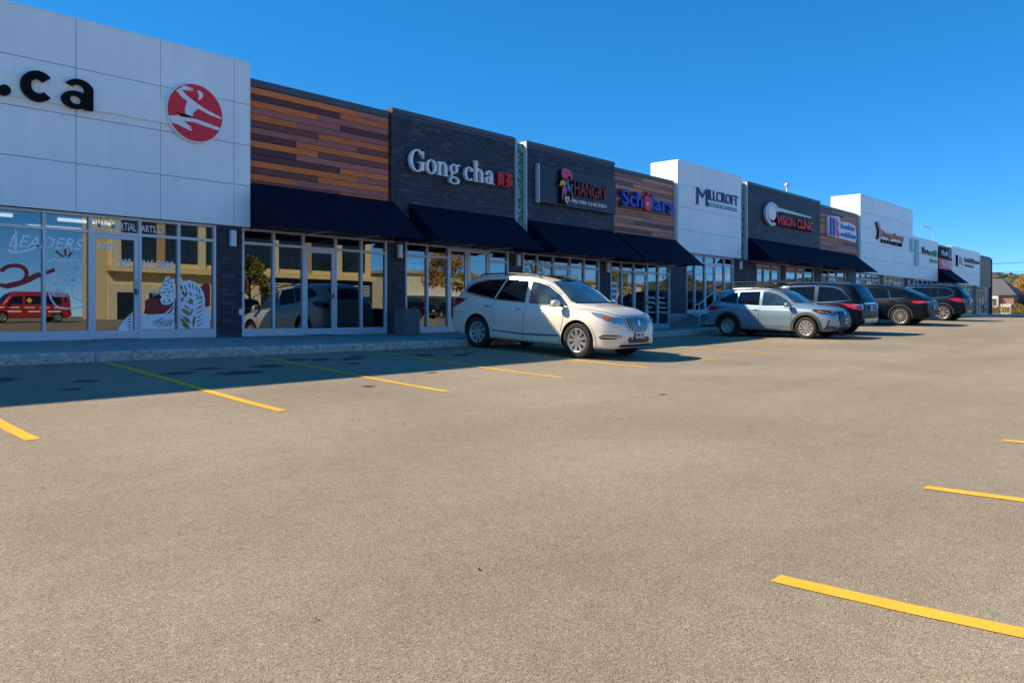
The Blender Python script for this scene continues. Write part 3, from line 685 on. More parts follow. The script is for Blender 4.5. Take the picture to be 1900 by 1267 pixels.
class Car:
    def __init__(s, label, sp, group='cars parked nose-in or nose-out along the walk', name='parked_car'):
        s.sp = sp; s.root = empty(name); tag(s.root, label, sp.get('cat', 'car'), group)
        s.body_mesh()
    def body_mesh(s):
        sp = s.sp; F = {k: pchip(sp[k]) for k in ('zt', 'zs', 'W', 'zb', 'yc', 'zc')}; s.F = F
        x0, x1 = sp['zt'][0][0], sp['zt'][-1][0]
        st = set()
        for a, b, q in ((x0, x0 + .4, .025), (x0 + .4, x1 - .45, .06), (x1 - .45, x1, .022)):
            k = a
            while k < b: st.add(round(k, 4)); k += q
        st.add(round(x1, 4)); st = sorted(st)
        loops = []
        for x in st:
            zt, zs, W, zb, yc, zc = (F[k](x) for k in ('zt', 'zs', 'W', 'zb', 'yc', 'zc'))
            zs = min(zs, zt - .03); zc = min(max(zc, zs + .008), zt - .008); yc = min(yc, W - .07); zb = min(zb, zs - .1)
            wb = sp.get('waist', .03)
            P = [(0, zb), (.7 * W, zb), (W - .06, zb + .045), (W - .018, zb + .2 * (zs - zb)), (W - .004, zb + .45 * (zs - zb)), (W, zb + .68 * (zs - zb)), (W - wb, zs - .075 * min(1, (zs - zb) / .6)), (W - wb - .05, zs),
                 ((W - wb - .05 + yc) / 2 + .018, (zs + zc) / 2), (yc, zc), (yc * .84, zc + .55 * (zt - zc)), (yc * .45, zc + .92 * (zt - zc)), (0, zt)]
            half = []; Q = [(-P[1][0], P[1][1])] + P + [(-P[-2][0], P[-2][1])]; S_ = 4
            for i in range(1, len(Q) - 2):
                for t in range(S_):
                    t_ = t / S_; a, b, c, d = Q[i - 1:i + 3]
                    half.append(tuple(.5 * (2 * b[k] + (c[k] - a[k]) * t_ + (2 * a[k] - 5 * b[k] + 4 * c[k] - d[k]) * t_ ** 2 + (3 * b[k] - a[k] - 3 * c[k] + d[k]) * t_ ** 3) for k in (0, 1)))
            half.append(P[-1])
            loops.append([(x, -y, z) for y, z in half] + [(x, y, z) for y, z in half[-2:0:-1]])
        nn = len(loops[0]); vs = [v for L in loops for v in L]; fs = []
        for i in range(len(loops) - 1):
            for k in range(nn): fs.append((i * nn + k, (i + 1) * nn + k, (i + 1) * nn + (k + 1) % nn, i * nn + (k + 1) % nn))
        for e, rev in ((0, False), (len(loops) - 1, True)):
            L = loops[e]; c = (L[0][0], 0, sum(v[2] for v in L) / nn); vs.append(c); ci = len(vs) - 1
            for k in range(nn):
                f = (e * nn + k, e * nn + (k + 1) % nn, ci); fs.append(f[::-1] if rev else f)
        me = bpy.data.meshes.new('body'); me.from_pydata(vs, [], fs); me.update()
        bm = bmesh.new(); bm.from_mesh(me); bmesh.ops.recalc_face_normals(bm, faces=bm.faces)
        s.bvh = BVHTree.FromBMesh(bm); bm.to_mesh(me); bm.free()
        me.polygons.foreach_set('use_smooth', [True] * len(me.polygons))
        me.materials.append(M(sp['paint'])); me.materials.append(M('underbody'))
        body = link('body', me, None, s.root, False)
        rr = sp['arch']; cut = MB()
        for ax in sp['axles']:
            for sd in (-1, 1):
                n_ = 36; y0, y1 = sd * (sp['track'] - .20), sd * 1.3
                vs = [(ax + rr * math.cos(2 * math.pi * k / n_), y, sp['wr'] + .015 + rr * math.sin(2 * math.pi * k / n_)) for y in (y0, y1) for k in range(n_)]
                fs = [(k, (k + 1) % n_, n_ + (k + 1) % n_, n_ + k) for k in range(n_)] + [tuple(range(n_))[::-1], tuple(range(n_, 2 * n_))]
                if sd < 0: fs = [f[::-1] for f in fs]
                cut.cur = 0; cut.add(vs, fs)
        cme = cut.mesh('cut'); bm = bmesh.new(); bm.from_mesh(cme); bmesh.ops.recalc_face_normals(bm, faces=bm.faces); bm.to_mesh(cme); bm.free()
        cme.materials.append(M('underbody'))
        co = bpy.data.objects.new('cut', cme); COL.objects.link(co)
        md = body.modifiers.new('b', 'BOOLEAN'); md.operation = 'DIFFERENCE'; md.solver = 'EXACT'; md.object = co
        try: md.material_mode = 'TRANSFER'
        except Exception: pass
        dg = bpy.context.evaluated_depsgraph_get(); new = bpy.data.meshes.new_from_object(body.evaluated_get(dg))
        body.modifiers.clear(); body.data = new; new.name = 'body'
        bpy.data.objects.remove(co); bpy.data.meshes.remove(cme)
        bm = bmesh.new(); bm.from_mesh(new); sharp = R(38)
        for e in bm.edges:
            if len(e.link_faces) == 2 and e.calc_face_angle(0) > sharp: e.smooth = False
        bm.to_mesh(new); bm.free(); s.body = body
    def hit(s, u, z, al):
        a = R(al); d = Vector((math.cos(a), math.sin(a), 0))
        if al not in (0, 90, -90, 180):                              # corner views are centred on the corner of the body
            q = s.sp['zt']; x_, y_ = (q[-1][0] - .24, .70) if abs(al) < 90 else (q[0][0] + .20, .78)
            u += -math.sin(a) * x_ + math.cos(a) * (y_ if al > 0 else -y_)
        o = d * 6 + Vector((-math.sin(a) * u, math.cos(a) * u, z))
        h = s.bvh.ray_cast(o, -d)
        return (h[0], h[1]) if h[0] is not None else (None, None)
    def patch(s, name, poly, al, off, mat, parent=None, cell=.06, rim=0.0):
        """a polygon drawn in the view from angle `al` (0 front, 90 left, 180 rear, -90 right), laid on the body `off` proud"""
        if al == 90: poly = [(-p[0], p[1]) for p in poly]
        bm = bmesh.new(); bm.faces.new([bm.verts.new((p[0], 0, p[1])) for p in poly])
        for ax in (0, 2):
            lo, hi = min(v.co[ax] for v in bm.verts), max(v.co[ax] for v in bm.verts); k = math.floor(lo / cell) * cell + cell
            while k < hi:
                no = [0, 0, 0]; no[ax] = 1; co = [0, 0, 0]; co[ax] = k
                bmesh.ops.bisect_plane(bm, geom=bm.verts[:] + bm.edges[:] + bm.faces[:], plane_co=co, plane_no=no); k += cell
        for v in list(bm.verts):
            h, nrm = s.hit(v.co.x, v.co.z, al)
            if h is None: bm.verts.remove(v); continue
            v.co = h + nrm * off
        if not bm.faces: bm.free(); return None
        a = R(al); d = Vector((math.cos(a), math.sin(a), 0)); bm.normal_update()
        if sum((f.normal.dot(d) * f.calc_area() for f in bm.faces)) < 0: bmesh.ops.reverse_faces(bm, faces=bm.faces[:])
        if rim:                                                    # fold the edge back to the body
            be = [e for e in bm.edges if e.is_boundary]
            r = bmesh.ops.extrude_edge_only(bm, edges=be); vs = [g for g in r['geom'] if isinstance(g, bmesh.types.BMVert)]
            for v in vs:
                q = s.bvh.find_nearest(v.co)
                if q[0] is not None: v.co = q[0] - q[1] * .004
        me = bpy.data.meshes.new(name); bm.to_mesh(me); bm.free()
        me.polygons.foreach_set('use_smooth', [True] * len(me.polygons))
        return link(name, me, M(mat), parent or s.root, False)
    def both(s, name, poly, al, off, mat, parent=None, cell=.06, rim=0.0):
        if al == 90: return [s.patch(name, poly, 90, off, mat, parent, cell, rim), s.patch(name, poly, -90, off, mat, parent, cell, rim)]
        return [s.patch(name, poly, al, off, mat, parent, cell, rim), s.patch(name, [(-p[0], p[1]) for p in poly], -al, off, mat, parent, cell, rim)]
    def line(s, pts, w, al, name, mat, off=.0025, parent=None):
        """a thin strip along a polyline in the view (door gaps, trims)"""
        L, Rr = [], []
        for i, p in enumerate(pts):
            a = Vector(pts[max(i - 1, 0)]); b = Vector(pts[min(i + 1, len(pts) - 1)]); t = (b - a).normalized(); q = Vector((-t.y, t.x)) * w / 2
            L.append(Vector(p) + q); Rr.append(Vector(p) - q)
        sub = []; out = None
        for i in range(len(pts) - 1):
            k = max(1, int((Vector(pts[i + 1]) - Vector(pts[i])).length / .05))
            for j in range(k + (1 if i == len(pts) - 2 else 0)):
                t = j / k; sub.append((L[i].lerp(L[i + 1], t), Rr[i].lerp(Rr[i + 1], t)))
        for sides in ((90, -90) if al == 90 else (al,)):
            vs = []; mb = MB()
            for a, b in sub:
                for q in (a, b):
                    h, nrm = s.hit(-q.x if sides == 90 else q.x, q.y, sides)
                    vs.append(h + nrm * off if h is not None else None)
            fs = [(2 * i, 2 * i + 1, 2 * i + 3, 2 * i + 2) for i in range(len(sub) - 1) if all(vs[2 * i + k] is not None for k in range(4))]
            used = sorted({i for f in fs for i in f}); ix = {u: k for k, u in enumerate(used)}
            mb.add([vs[u] for u in used], [tuple(ix[i] for i in f) for f in fs], True)
            if mb.v: out = mb.build(name, M(mat), parent or s.body, False)
        return out
    def loft_box(s, name, c, sz, mat, parent=None, seg=10, pw=2.6):
        """rounded box (superellipsoid)"""
        mb = MB(); vs = []; nU, nV = seg * 2, seg
        f = lambda v: math.copysign(abs(v) ** (2 / pw), v)
        for j in range(nV + 1):
            b = -math.pi / 2 + math.pi * j / nV
            for i in range(nU):
                a = 2 * math.pi * i / nU
                vs.append((c[0] + sz[0] * f(math.cos(b)) * f(math.cos(a)), c[1] + sz[1] * f(math.cos(b)) * f(math.sin(a)), c[2] + sz[2] * f(math.sin(b))))
        mb.add(vs, [(j * nU + i, j * nU + (i + 1) % nU, (j + 1) * nU + (i + 1) % nU, (j + 1) * nU + i) for j in range(nV) for i in range(nU)], True)
        return mb.build(name, M(mat), parent or s.root, False)
    def wheels(s, spokes=9, style='blade', rim='rim_silver'):
        sp = s.sp; r = sp['wr']; rr = r * sp.get('rimf', .665); w = .115
        def lathe(prof, n_=44):
            mb = MB(); m_ = len(prof)
            vs = [(p[1] * math.cos(2 * math.pi * i / n_), p[0], p[1] * math.sin(2 * math.pi * i / n_)) for i in range(n_) for p in prof]
            mb.add(vs, [(i * m_ + k, i * m_ + k + 1, ((i + 1) % n_) * m_ + k + 1, ((i + 1) % n_) * m_ + k) for i in range(n_) for k in range(m_ - 1)], True); return mb
        if not hasattr(s, 'wm'):
            ty = lathe([(w * .9, rr), (w * 1.02, rr + .02), (w * 1.02, r * .9), (w * .9, r * .975), (w * .6, r), (-w * .6, r), (-w * .9, r * .975), (-w, r * .9), (-w * .9, rr)]).mesh('tyre')
            rm = lathe([(w * .95, rr + .004), (w * 1.0, rr - .012), (w * .8, rr - .03), (w * .1, rr - .045), (-w * .8, rr - .045)])
            for k in range(spokes):
                a = 2 * math.pi * k / spokes
                subs = ((-.05, .0), (.05, .0)) if style == 'y' else ((0, 0),)
                for da, _ in subs:
                    c0 = (math.cos(a), math.sin(a)); c1 = (math.cos(a + da * 2.6), math.sin(a + da * 2.6)); t0 = (-c0[1], c0[0]); t1 = (-c1[1], c1[0])
                    hw0, hw1 = {'blade': (.022, .040), 'thin': (.010, .013), 'y': (.014, .016), 'fan': (.014, .042)}[style]
                    R0, R1 = .045, rr - .02; vs = []
                    for (c, t, q, hw, yy) in ((c0, t0, R0, hw0, w * .78), (c1, t1, R1, hw1, w * .93)):
                        for sg in (-1, 1):
                            vs += [(c[0] * q + t[0] * hw * sg, yy, c[1] * q + t[1] * hw * sg), (c[0] * q + t[0] * hw * sg * 1.15, yy - .045, c[1] * q + t[1] * hw * sg * 1.15)]
                    rm.add(vs, [(0, 4, 6, 2), (0, 1, 5, 4), (2, 6, 7, 3), (1, 3, 7, 5)])
            rm.add(*[(v, f) for v, f in [([(.07 * math.cos(2 * math.pi * i / 20), w * q, .07 * math.sin(2 * math.pi * i / 20)) for q in (.86, .5) for i in range(20)], [tuple(range(20))[::-1]] + [(i, (i + 1) % 20, 20 + (i + 1) % 20, 20 + i) for i in range(20)])]][0])
            dk = MB(); dk.add([(q * math.cos(2 * math.pi * i / 32), yy, q * math.sin(2 * math.pi * i / 32)) for q, yy in ((rr - .02, -.02), (rr * .72, w * .25), (.05, w * .26)) for i in range(32)], [(j * 32 + i, j * 32 + (i + 1) % 32, j * 32 + 32 + (i + 1) % 32, j * 32 + 32 + i) for j in range(2) for i in range(32)])
            s.wm = (ty, rm.mesh('rim'), dk.mesh('brake_disc'))
        for ax in sp['axles']:
            for sd in (1, -1):
                e = empty('wheel', (ax, sd * (sp['track'] - w + .02), r)); e.parent = s.root
                if sd < 0: e.rotation_euler = (0, 0, math.pi)
                for nm, me_, mt in zip(('tyre', 'rim', 'brake_disc'), s.wm, ('rubber', rim, 'brake')):
                    o = link(nm, me_, M(mt), e, False)
    def arch_lip(s, w, mat, off=.012):
        for ax in s.sp['axles']:
            r0 = s.sp['arch'] - .004; pts = []
            zc = s.sp['wr'] + .015
            pts = [(ax + (r0 + w / 2) * math.cos(R(a)), zc + (r0 + w / 2) * math.sin(R(a))) for a in range(-18, 199, 6)]
            s.line(pts, w, 90, 'arch_trim', mat, off, s.root)
    def mirrors(s, x, z, y, mat, size=(.07, .12, .085)):
        for sd in (1, -1):
            m_ = s.loft_box('mirror', (x, sd * y, z), size, mat)
            mb = MB(); mb.tube([(x + .02, sd * (y - size[1] * .7), z - .04), (x + .05, sd * (y - .28), z - .07)], [.022, .03], 8); mb.build('mirror_arm', M('car_black'), m_, False)
            one('box', x - size[0] - .002, x - size[0] + .004, sd * y - .09, sd * y + .09, z - .06, z + .06).build('mirror_glass', M('chrome'), m_, False)
    def handles(s, pts, mat='chrome'):
        for x, z in pts:
            for al in (90, -90):
                h, nrm = s.hit(-x if al == 90 else x, z, al)
                if h is None: continue
                s.loft_box('handle', h + nrm * .018, (.105, .016, .017), mat, seg=6)
    def plate(s, al, z, text=True):
        h, nrm = s.hit(0, z, al)
        if h is None: return
        sg = 1 if al == 0 else -1; x = h.x + sg * .012
        one('box', min(x, x + sg * .012), max(x, x + sg * .012), -.17, .17, z - .085, z + .085).build('plate_frame', M('car_black'), s.root, False)
        x2 = x + sg * .0125
        pl = one('box', min(x2, x2 + sg * .006), max(x2, x2 + sg * .006), -.152, .152, z - .072, z + .072).build('licence_plate', M('plate'), s.root, False)
        mb = MB(); x3 = x2 + sg * .0075
        for k in range(7):
            if k == 4: continue
            y = -.115 + k * .038; mb.box(min(x3, x3 + sg * .002), max(x3, x3 + sg * .002), y, y + .007, z - .04, z + .035); mb.box(min(x3, x3 + sg * .002), max(x3, x3 + sg * .002), y + .0175, y + .0245, z - .04, z + .035)
            mb.box(min(x3, x3 + sg * .0025), max(x3, x3 + sg * .0025), y + .007, y + .0175, z + (.028 if k % 2 else -.005), z + (.034 if k % 2 else .002))
        mb.build('plate_lettering', M('plate_ink'), pl, False)
    def place(s, sx, d_front_axle, d_rear_axle, nose_out=True):
        hw = s.sp['track']
        zf = sum(gz(sx + q, d_front_axle) for q in (-hw, hw)) / 2; zr = sum(gz(sx + q, d_rear_axle) for q in (-hw, hw)) / 2
        f = Vector((0, d_front_axle - d_rear_axle, zf - zr)).normalized()
        roll = (gz(sx + hw, (d_front_axle + d_rear_axle) / 2) - gz(sx - hw, (d_front_axle + d_rear_axle) / 2)) / (2 * hw)
        r_ = Vector((1, 0, roll)).normalized(); lft = r_ if f.y < 0 else -r_
        up = f.cross(lft).normalized(); lft = up.cross(f)
        m_ = Matrix((f, lft, up)).transposed().to_4x4(); m_.translation = Vector((sx, (d_front_axle + d_rear_axle) / 2, (zf + zr) / 2 - .004))
        s.root.location = m_.translation; s.root.rotation_euler = m_.to_euler()

# --- pearl white three-row crossover
enclave = dict(paint='paint_pearl', axles=(1.51, -1.51), track=.965, wr=.385, arch=.435, rimf=.66, waist=.028,
    zt=[(-2.58, .60), (-2.57, .92), (-2.52, 1.12), (-2.42, 1.30), (-2.26, 1.53), (-2.08, 1.68), (-1.7, 1.755), (-.8, 1.80), (-.1, 1.79), (.35, 1.73), (.72, 1.59), (1.25, 1.30), (1.42, 1.215), (1.6, 1.175), (2.0, 1.11), (2.2, 1.03), (2.33, .94), (2.40, .82), (2.44, .62)],
    zs=[(-2.58, .58), (-2.5, 1.02), (-2.38, 1.16), (-2.0, 1.19), (-1, 1.12), (.5, 1.04), (1.3, 1.02), (1.9, .99), (2.18, .92), (2.33, .81), (2.44, .56)],
    W=[(-2.58, .66), (-2.53, .82), (-2.38, .94), (-2.0, .985), (-1.5, 1.0), (0, .995), (1.5, 1.0), (1.85, .985), (2.08, .93), (2.27, .81), (2.38, .67), (2.44, .50)],
    zb=[(-2.58, .48), (-2.45, .36), (-2.2, .28), (-1.5, .24), (1.7, .22), (2.2, .23), (2.38, .28), (2.44, .40)],
    yc=[(-2.58, .5), (-2.3, .64), (-1.9, .71), (0, .745), (.5, .735), (.9, .755), (1.38, .79), (1.8, .76), (2.12, .66), (2.33, .50), (2.44, .36)],
    zc=[(-2.58, .59), (-2.5, 1.09), (-2.3, 1.40), (-2.1, 1.59), (-1.8, 1.665), (-.8, 1.715), (-.1, 1.70), (.4, 1.61), (.9, 1.37), (1.3, 1.13), (1.5, 1.09), (1.9, 1.055), (2.18, .98), (2.33, .87), (2.44, .60)])
c1 = Car('pearl white crossover parked nose-out, half in the building shadow', enclave)
DLO = [[(1.16, 1.11), (.86, 1.35), (.5, 1.545), (.2, 1.618), (.04, 1.635), (.04, 1.135)], [(-.075, 1.145), (-.075, 1.64), (-.5, 1.658), (-.74, 1.655), (-1.0, 1.20)], [(-1.05, 1.205), (-.80, 1.655), (-1.4, 1.63), (-1.8, 1.555), (-2.06, 1.40), (-2.03, 1.34), (-1.5, 1.262)]]
c1.both('window', DLO[0], 90, .005, 'car_glass_clear'); c1.both('window', DLO[1], 90, .005, 'car_glass'); c1.both('window', DLO[2], 90, .005, 'car_glass')
c1.line([(1.22, 1.085), (.04, 1.12), (-1.0, 1.185), (-1.55, 1.245), (-2.06, 1.325), (-2.10, 1.41), (-1.82, 1.575), (-1.4, 1.648), (-.6, 1.675), (.2, 1.637), (.52, 1.562), (.9, 1.355)], .016, 90, 'window_trim', 'chrome', .006, c1.root)
c1.patch('windshield', [(-.76, 1.205), (0, 1.225), (.76, 1.205), (.71, 1.42), (.62, 1.64), (0, 1.70), (-.62, 1.64), (-.71, 1.42)], 0, .005, 'car_glass_clear')
c1.patch('rear_window', [(-.6, 1.22), (.6, 1.22), (.52, 1.56), (-.52, 1.56)], 180, .005, 'car_glass')
c1.both('headlight', [(-.02, .93), (-.26, .90), (-.34, .83), (-.32, .74), (-.20, .75), (.10, .83), (.44, .975), (.44, 1.01), (.20, .985)], 42, .010, 'lamp_clear', rim=1)
c1.both('turn_lamp', [(.20, .895), (.04, .835), (.02, .90), (.16, .94)], 42, .016, 'lamp_amber')
for u in (-.04, -.20): c1.both('headlight_lens', [(u + .055 * math.cos(R(a)), .835 + .055 * math.sin(R(a))) for a in range(0, 360, 30)], 42, .018, 'chrome')
gp = [(-.44, .86), (-.40, .90), (0, .925), (.40, .90), (.44, .86), (.36, .68), (.22, .60), (0, .58), (-.22, .60), (-.36, .68)]
gr_ = c1.patch('grille', gp, 0, .008, 'car_black', rim=1)
def in_grille(u):
    t = abs(u) / .44; return .585 + .27 * max(0, (t - .35) / .65) ** 1.6, .915 - .045 * t * t
for k in range(-7, 8):
    u = k * .058; a, b = in_grille(u); c1.line([(u, a), (u * 1.02, b)], .022, 0, 'grille_bar', 'rim_silver', .022, gr_)
c1.line(gp + gp[:1], .03, 0, 'grille_surround', 'rim_silver', .02, gr_)
c1.patch('emblem', [(.055 * math.cos(R(a)), .80 + .06 * math.sin(R(a))) for a in range(0, 360, 24)], 0, .032, 'chrome')
c1.patch('air_intake', [(-.42, .44), (-.36, .50), (.36, .50), (.42, .44), (.34, .38), (-.34, .38)], 0, .006, 'car_black')
c1.both('fog_lamp', [(.28, .49), (.20, .545), (-.18, .545), (-.22, .50), (-.06, .455), (.22, .455)], 40, .008, 'car_black')
c1.both('fog_lamp_lens', [(-.04, .475), (-.08, .53), (-.18, .53), (-.2, .50), (-.12, .475)], 40, .014, 'lamp_clear')
c1.both('fog_trim', [(.25, .495), (.18, .515), (-.06, .515), (-.06, .49)], 40, .013, 'chrome')
c1.patch('lower_valance', [(-.6, .34), (.6, .34), (.62, .23), (-.62, .23)], 0, .007, 'car_black')
c1.both('taillight', [(-.42, 1.16), (-.12, 1.18), (.12, 1.08), (.1, .98), (-.1, .94), (-.3, 1.04)], 140, .01, 'lamp_red', rim=1)
c1.line([(.0, 1.12), (-.03, .9), (-.05, .5), (-.05, .27)], .011, 90, 'door_gap', 'seam'); c1.line([(1.10, 1.07), (1.12, .8), (1.05, .5), (1.02, .27)], .011, 90, 'door_gap', 'seam')
c1.line([(-1.0, 1.18), (-1.06, 1.0), (-.98, .72), (-.95, .62)], .009, 90, 'door_gap', 'seam'); c1.line([(-1.9, .86), (-2.2, .84), (-2.5, .86)], .008, 90, 'bumper_gap', 'seam')
c1.line([(1.03, .47), (0, .44), (-1.02, .47)], .024, 90, 'side_moulding', 'chrome', .012, c1.root); c1.line([(1.03, .452), (0, .422), (-1.02, .452)], .012, 90, 'moulding_shadow', 'seam', .006, c1.root)
c1.line([(1.05, .25), (0, .245), (-1.05, .26)], .05, 90, 'sill', 'car_plastic', .006, c1.root)
c1.line([(1.3, 1.05), (1.7, 1.06), (2.05, 1.02), (2.3, .945)], .007, 90, 'hood_gap', 'seam')
c1.line([(-.74, 1.19), (0, 1.212), (.74, 1.19)], .03, 0, 'cowl', 'car_black', .006)
for sg in (-1, 1): c1.line([(sg * .42, 1.16), (sg * .36, 1.02), (sg * .33, .95)], .008, 0, 'hood_crease', 'seam', .001)
c1.handles([(-.20, .985), (-1.18, 1.02)])
c1.mirrors(.98, 1.16, 1.09, 'paint_pearl', (.075, .125, .085))
c1.wheels(9, 'blade')
c1.arch_lip(.03, 'paint_pearl', .014)
for sd in (-1, 1):
    mb = MB(); mb.tube([(-1.75, sd * .655, 1.715), (-1.68, sd * .655, 1.775), (-.8, sd * .67, 1.815), (.1, sd * .67, 1.79), (.2, sd * .67, 1.73)], .017, 8); mb.build('roof_rail', M('car_black'), c1.root, False)
c1.plate(0, .545)
one('box', -.2, .45, -.42, .42, 1.795, 1.802).build('sunroof', M('car_glass'), c1.root, False)
c1.place(14.73, 10.6, 13.62)
# --- silver-blue compact crossover with a roof basket
cross = dict(paint='paint_silver', axles=(1.32, -1.32), track=.89, wr=.345, arch=.40, rimf=.66, waist=.03,
    zt=[(-2.16, .60), (-2.15, .90), (-2.10, 1.05), (-2.02, 1.16), (-1.88, 1.36), (-1.74, 1.52), (-1.55, 1.565), (-.8, 1.61), (-.2, 1.615), (.2, 1.56), (.55, 1.43), (1.0, 1.18), (1.12, 1.12), (1.3, 1.085), (1.75, 1.03), (2.02, .95), (2.14, .86), (2.20, .75), (2.22, .60)],
    zs=[(-2.16, .58), (-2.08, .97), (-1.9, 1.06), (-1.5, 1.08), (-.6, 1.02), (.5, .985), (1.1, .965), (1.7, .935), (2.0, .85), (2.14, .74), (2.22, .55)],
    W=[(-2.16, .62), (-2.10, .78), (-1.98, .87), (-1.6, .91), (0, .90), (1.3, .91), (1.65, .90), (1.9, .83), (2.08, .71), (2.17, .58), (2.22, .46)],
    zb=[(-2.16, .50), (-2.05, .36), (-1.8, .28), (-1.3, .24), (1.4, .22), (1.95, .24), (2.14, .30), (2.22, .42)],
    yc=[(-2.16, .45), (-1.9, .56), (-1.55, .63), (0, .66), (.4, .655), (.8, .68), (1.1, .71), (1.5, .70), (1.9, .60), (2.22, .36)],
    zc=[(-2.16, .59), (-2.06, 1.03), (-1.9, 1.25), (-1.75, 1.42), (-1.5, 1.485), (-.8, 1.53), (-.2, 1.53), (.25, 1.455), (.7, 1.22), (1.0, 1.05), (1.2, 1.025), (1.7, .99), (2.0, .91), (2.14, .80), (2.22, .58)])
c2 = Car('silver blue compact crossover with a roof basket, parked nose-out', cross)
c2.both('window', [(.86, 1.03), (.62, 1.22), (.3, 1.40), (.02, 1.475), (-.16, 1.485), (-.16, 1.035)], 90, .005, 'car_glass_clear')
c2.both('window', [(-.26, 1.04), (-.26, 1.487), (-.7, 1.48), (-.98, 1.465), (-1.0, 1.08)], 90, .005, 'car_glass')
c2.both('window', [(-1.05, 1.085), (-1.03, 1.462), (-1.3, 1.42), (-1.66, 1.22), (-1.6, 1.15)], 90, .005, 'car_glass')
c2.patch('windshield', [(-.68, 1.115), (0, 1.13), (.68, 1.115), (.62, 1.30), (.55, 1.46), (0, 1.51), (-.55, 1.46), (-.62, 1.30)], 0, .005, 'car_glass_clear')
c2.patch('rear_window', [(-.5, 1.14), (.5, 1.14), (.45, 1.42), (-.45, 1.42)], 180, .005, 'car_glass')
c2.both('headlight', [(-.30, .83), (-.10, .87), (.40, .93), (.46, .90), (.30, .80), (-.05, .76), (-.30, .78)], 42, .010, 'car_black', rim=1)
c2.both('headlight_strip', [(-.22, .79), (-.22, .805), (.02, .80), (.12, .845), (.17, .845), (.06, .782)], 42, .016, 'lamp_clear'); c2.both('headlight_lens', [(-.14, .815), (-.14, .85), (-.03, .855), (-.03, .818)], 42, .018, 'lamp_clear')
c2.both('turn_lamp', [(.16, .82), (.2, .86), (.34, .885), (.30, .835)], 42, .016, 'lamp_amber')
c2.patch('grille', [(-.40, .86), (.40, .86), (.50, .60), (.44, .42), (-.44, .42), (-.50, .60)], 0, .010, 'car_black', rim=1)
c2.patch('emblem', [(.075 * math.cos(R(a)), .80 + .055 * math.sin(R(a))) for a in range(0, 360, 24)], 0, .02, 'chrome')
c2.patch('lower_valance', [(-.52, .37), (.52, .37), (.50, .25), (-.50, .25)], 0, .008, 'car_plastic'); c2.line([(-.42, .39), (.42, .39)], .018, 0, 'skid_trim', 'rim_silver', .014, c2.root)
c2.both('bumper_corner', [(-.20, .30), (.22, .30), (.12, .42), (.07, .60), (.045, .60), (.05, .42), (-.2, .40)], 42, .008, 'car_plastic')
c2.both('taillight', [(-.44, 1.0), (-.1, 1.02), (.1, .98), (.1, .86), (-.2, .88)], 140, .01, 'lamp_red', rim=1)
c2.arch_lip(.085, 'car_plastic', .012); c2.line([(.95, .29), (0, .28), (-.95, .29)], .11, 90, 'sill_cladding', 'car_plastic', .010, c2.root); c2.line([(.92, .40), (0, .395), (-.92, .40)], .018, 90, 'side_moulding', 'rim_silver', .012, c2.root)
c2.line([(-.21, 1.03), (-.24, .7), (-.24, .33)], .011, 90, 'door_gap', 'seam'); c2.line([(.84, .99), (.86, .7), (.82, .34)], .011, 90, 'door_gap', 'seam'); c2.line([(-1.03, 1.06), (-1.08, .86), (-1.0, .74)], .009, 90, 'door_gap', 'seam')
c2.handles([(-.38, .90), (-1.12, .94)], 'paint_silver'); c2.mirrors(.76, 1.06, 1.0, 'paint_silver', (.07, .11, .075))
c2.wheels(10, 'fan'); c2.plate(0, .56)
for sd in (-1, 1):
    mb = MB(); mb.tube([(-1.4, sd * .60, 1.515), (-1.3, sd * .605, 1.575), (-.5, sd * .62, 1.60), (.1, sd * .615, 1.56)], .014, 8); mb.build('roof_rail', M('rim_silver'), c2.root, False)
for x in (-1.05, -.1): one('box', x - .03, x + .03, -.62, .62, 1.615, 1.645).build('cross_bar', M('car_black'), c2.root, False)
bk = empty('roof_basket', (-.55, 0, 1.65)); bk.parent = c2.root
for z_ in (1.665, 1.80):
    mb = MB(); rc = [(-1.35, -.46), (-1.42, -.38), (-1.42, .38), (-1.35, .46), (.28, .46), (.36, .36), (.36, -.36), (.28, -.46), (-1.35, -.46)]
    mb.tube([(x + .55, y, z_ - 1.65 + (0.02 if z_ > 1.7 and x > .3 else 0)) for x, y in rc], .013, 6); mb.build('basket_rail', M('car_plastic'), bk, False)
for x in (-1.3, -1.0, -.7, -.4, -.1, .2):
    for sd in (-1, 1): mb = MB(); mb.tube([(x + .55, sd * .46, .015), (x + .55, sd * .46, .15)], .009, 6); mb.build('basket_post', M('car_plastic'), bk, False)
    mb = MB(); mb.tube([(x + .55, -.46, .015), (x + .55, .46, .015)], .009, 6); mb.build('basket_slat', M('car_plastic'), bk, False)
c2.loft_box('roof_bundle', (.12, -.1, 1.73), (.22, .28, .06), 'car_black')
c2.place(25.53, 10.0, 12.64)

